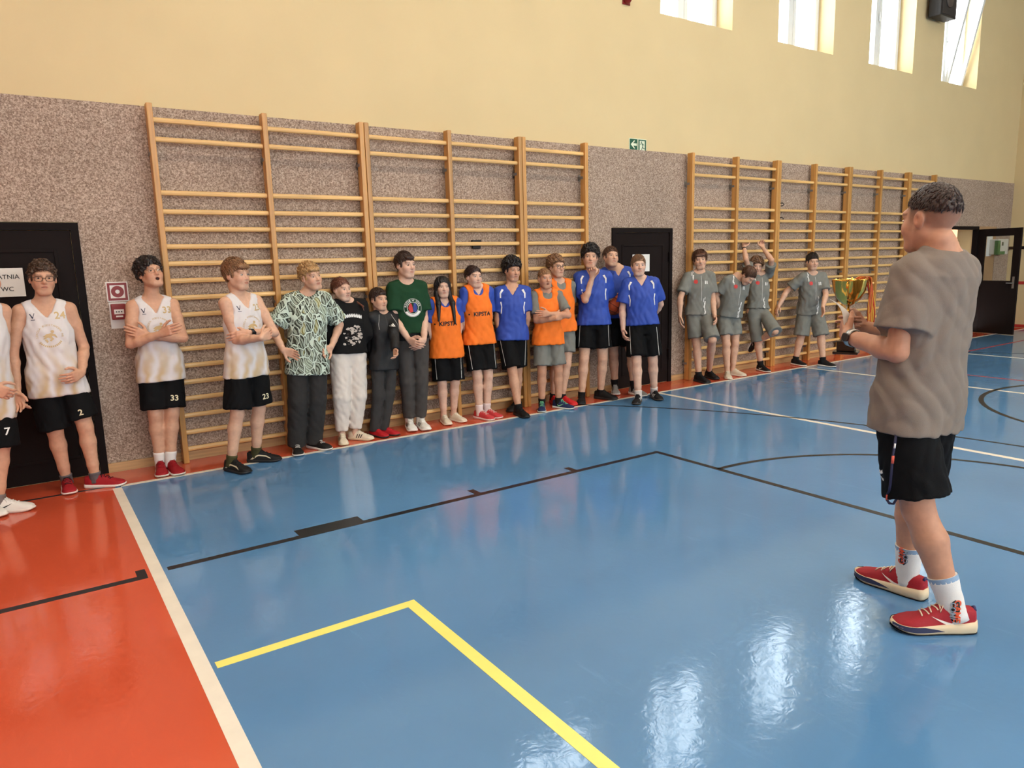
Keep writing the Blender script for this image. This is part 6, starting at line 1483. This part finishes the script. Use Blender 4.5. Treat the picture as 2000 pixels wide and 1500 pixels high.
    def band(Q, mat, nm, w=.011, th=.0012):
        m = MB(); vs = []; x = unit(right*.9-fwd*.2)
        for i, q in enumerate(Q):
            t_ = unit(Q[min(i+1, len(Q)-1)]-Q[max(i-1, 0)]); s_ = unit(np.cross(t_, fwd)); 
            for aa in (-1, 1):
                for b in (-1, 1): vs.append(q-org+s_*w*aa*.5+fwd*b*th)
        n = len(Q); fs = []
        for i in range(n-1):
            b = 4*i; fs += [(b, b+4, b+6, b+2), (b+1, b+3, b+7, b+5), (b, b+1, b+5, b+4), (b+2, b+6, b+7, b+3)]
        m.add(vs, fs+[(0, 2, 3, 1), (4*n-4, 4*n-3, 4*n-1, 4*n-2)], True); return m.build(nm, mat, ly)
    band(P, NV, 'strap'); band([P[2]-fwd*.002, (P[2]+P[3])/2-fwd*.002], PK, 'orange_patch', .0115); band([P[6]-fwd*.002, P[7]-fwd*.002], PK, 'orange_patch', .0115); band([P[1]-fwd*.002, (P[1]*.6+P[2]*.4)-fwd*.002], WHP, 'white_mark', .007)
    # basketball
    b15 = SOLVED[14]; ctr = b15.at((1198, 595), -.17); R = .121
    ball = empty('basketball', tuple(ctr), 'orange basketball with dark seams held under an arm', 'ball')
    MB().sphere((0, 0, 0), R, 32, 20).build('shell', plain('basketball_rubber', (206, 84, 36), .55, var=.05, scale=30, bump=.5, bscale=420), ball)
    SEAM = plain('basketball_seam', (34, 24, 22), .7)
    for rot_ in ((0, 0, 0), (PI/2, 0, 0), (0, PI/2, 0)):
        pts = [(R*1.001*math.cos(2*PI*k/40), R*1.001*math.sin(2*PI*k/40), 0) for k in range(41)]
        o = MB().tube(pts, .0028, 6, closed_ends=False).build('seam', SEAM, ball); o.rotation_euler = (rot_[0]+.5, rot_[1]+.3, rot_[2]+.4)
    for sg in (-1, 1):
        pts = [(R*.80*math.cos(2*PI*k/40), R*.80*math.sin(2*PI*k/40), sg*(R*.60+.10*R*math.cos(4*PI*k/40))) for k in range(41)]
        pts = [tuple(np.array(q)/np.linalg.norm(q)*R*1.001) for q in pts]
        o = MB().tube(pts, .0028, 6, closed_ends=False).build('seam', SEAM, ball); o.rotation_euler = (.5, .3, .4)
props()
print('all done', round(time.time()-T_START, 1))
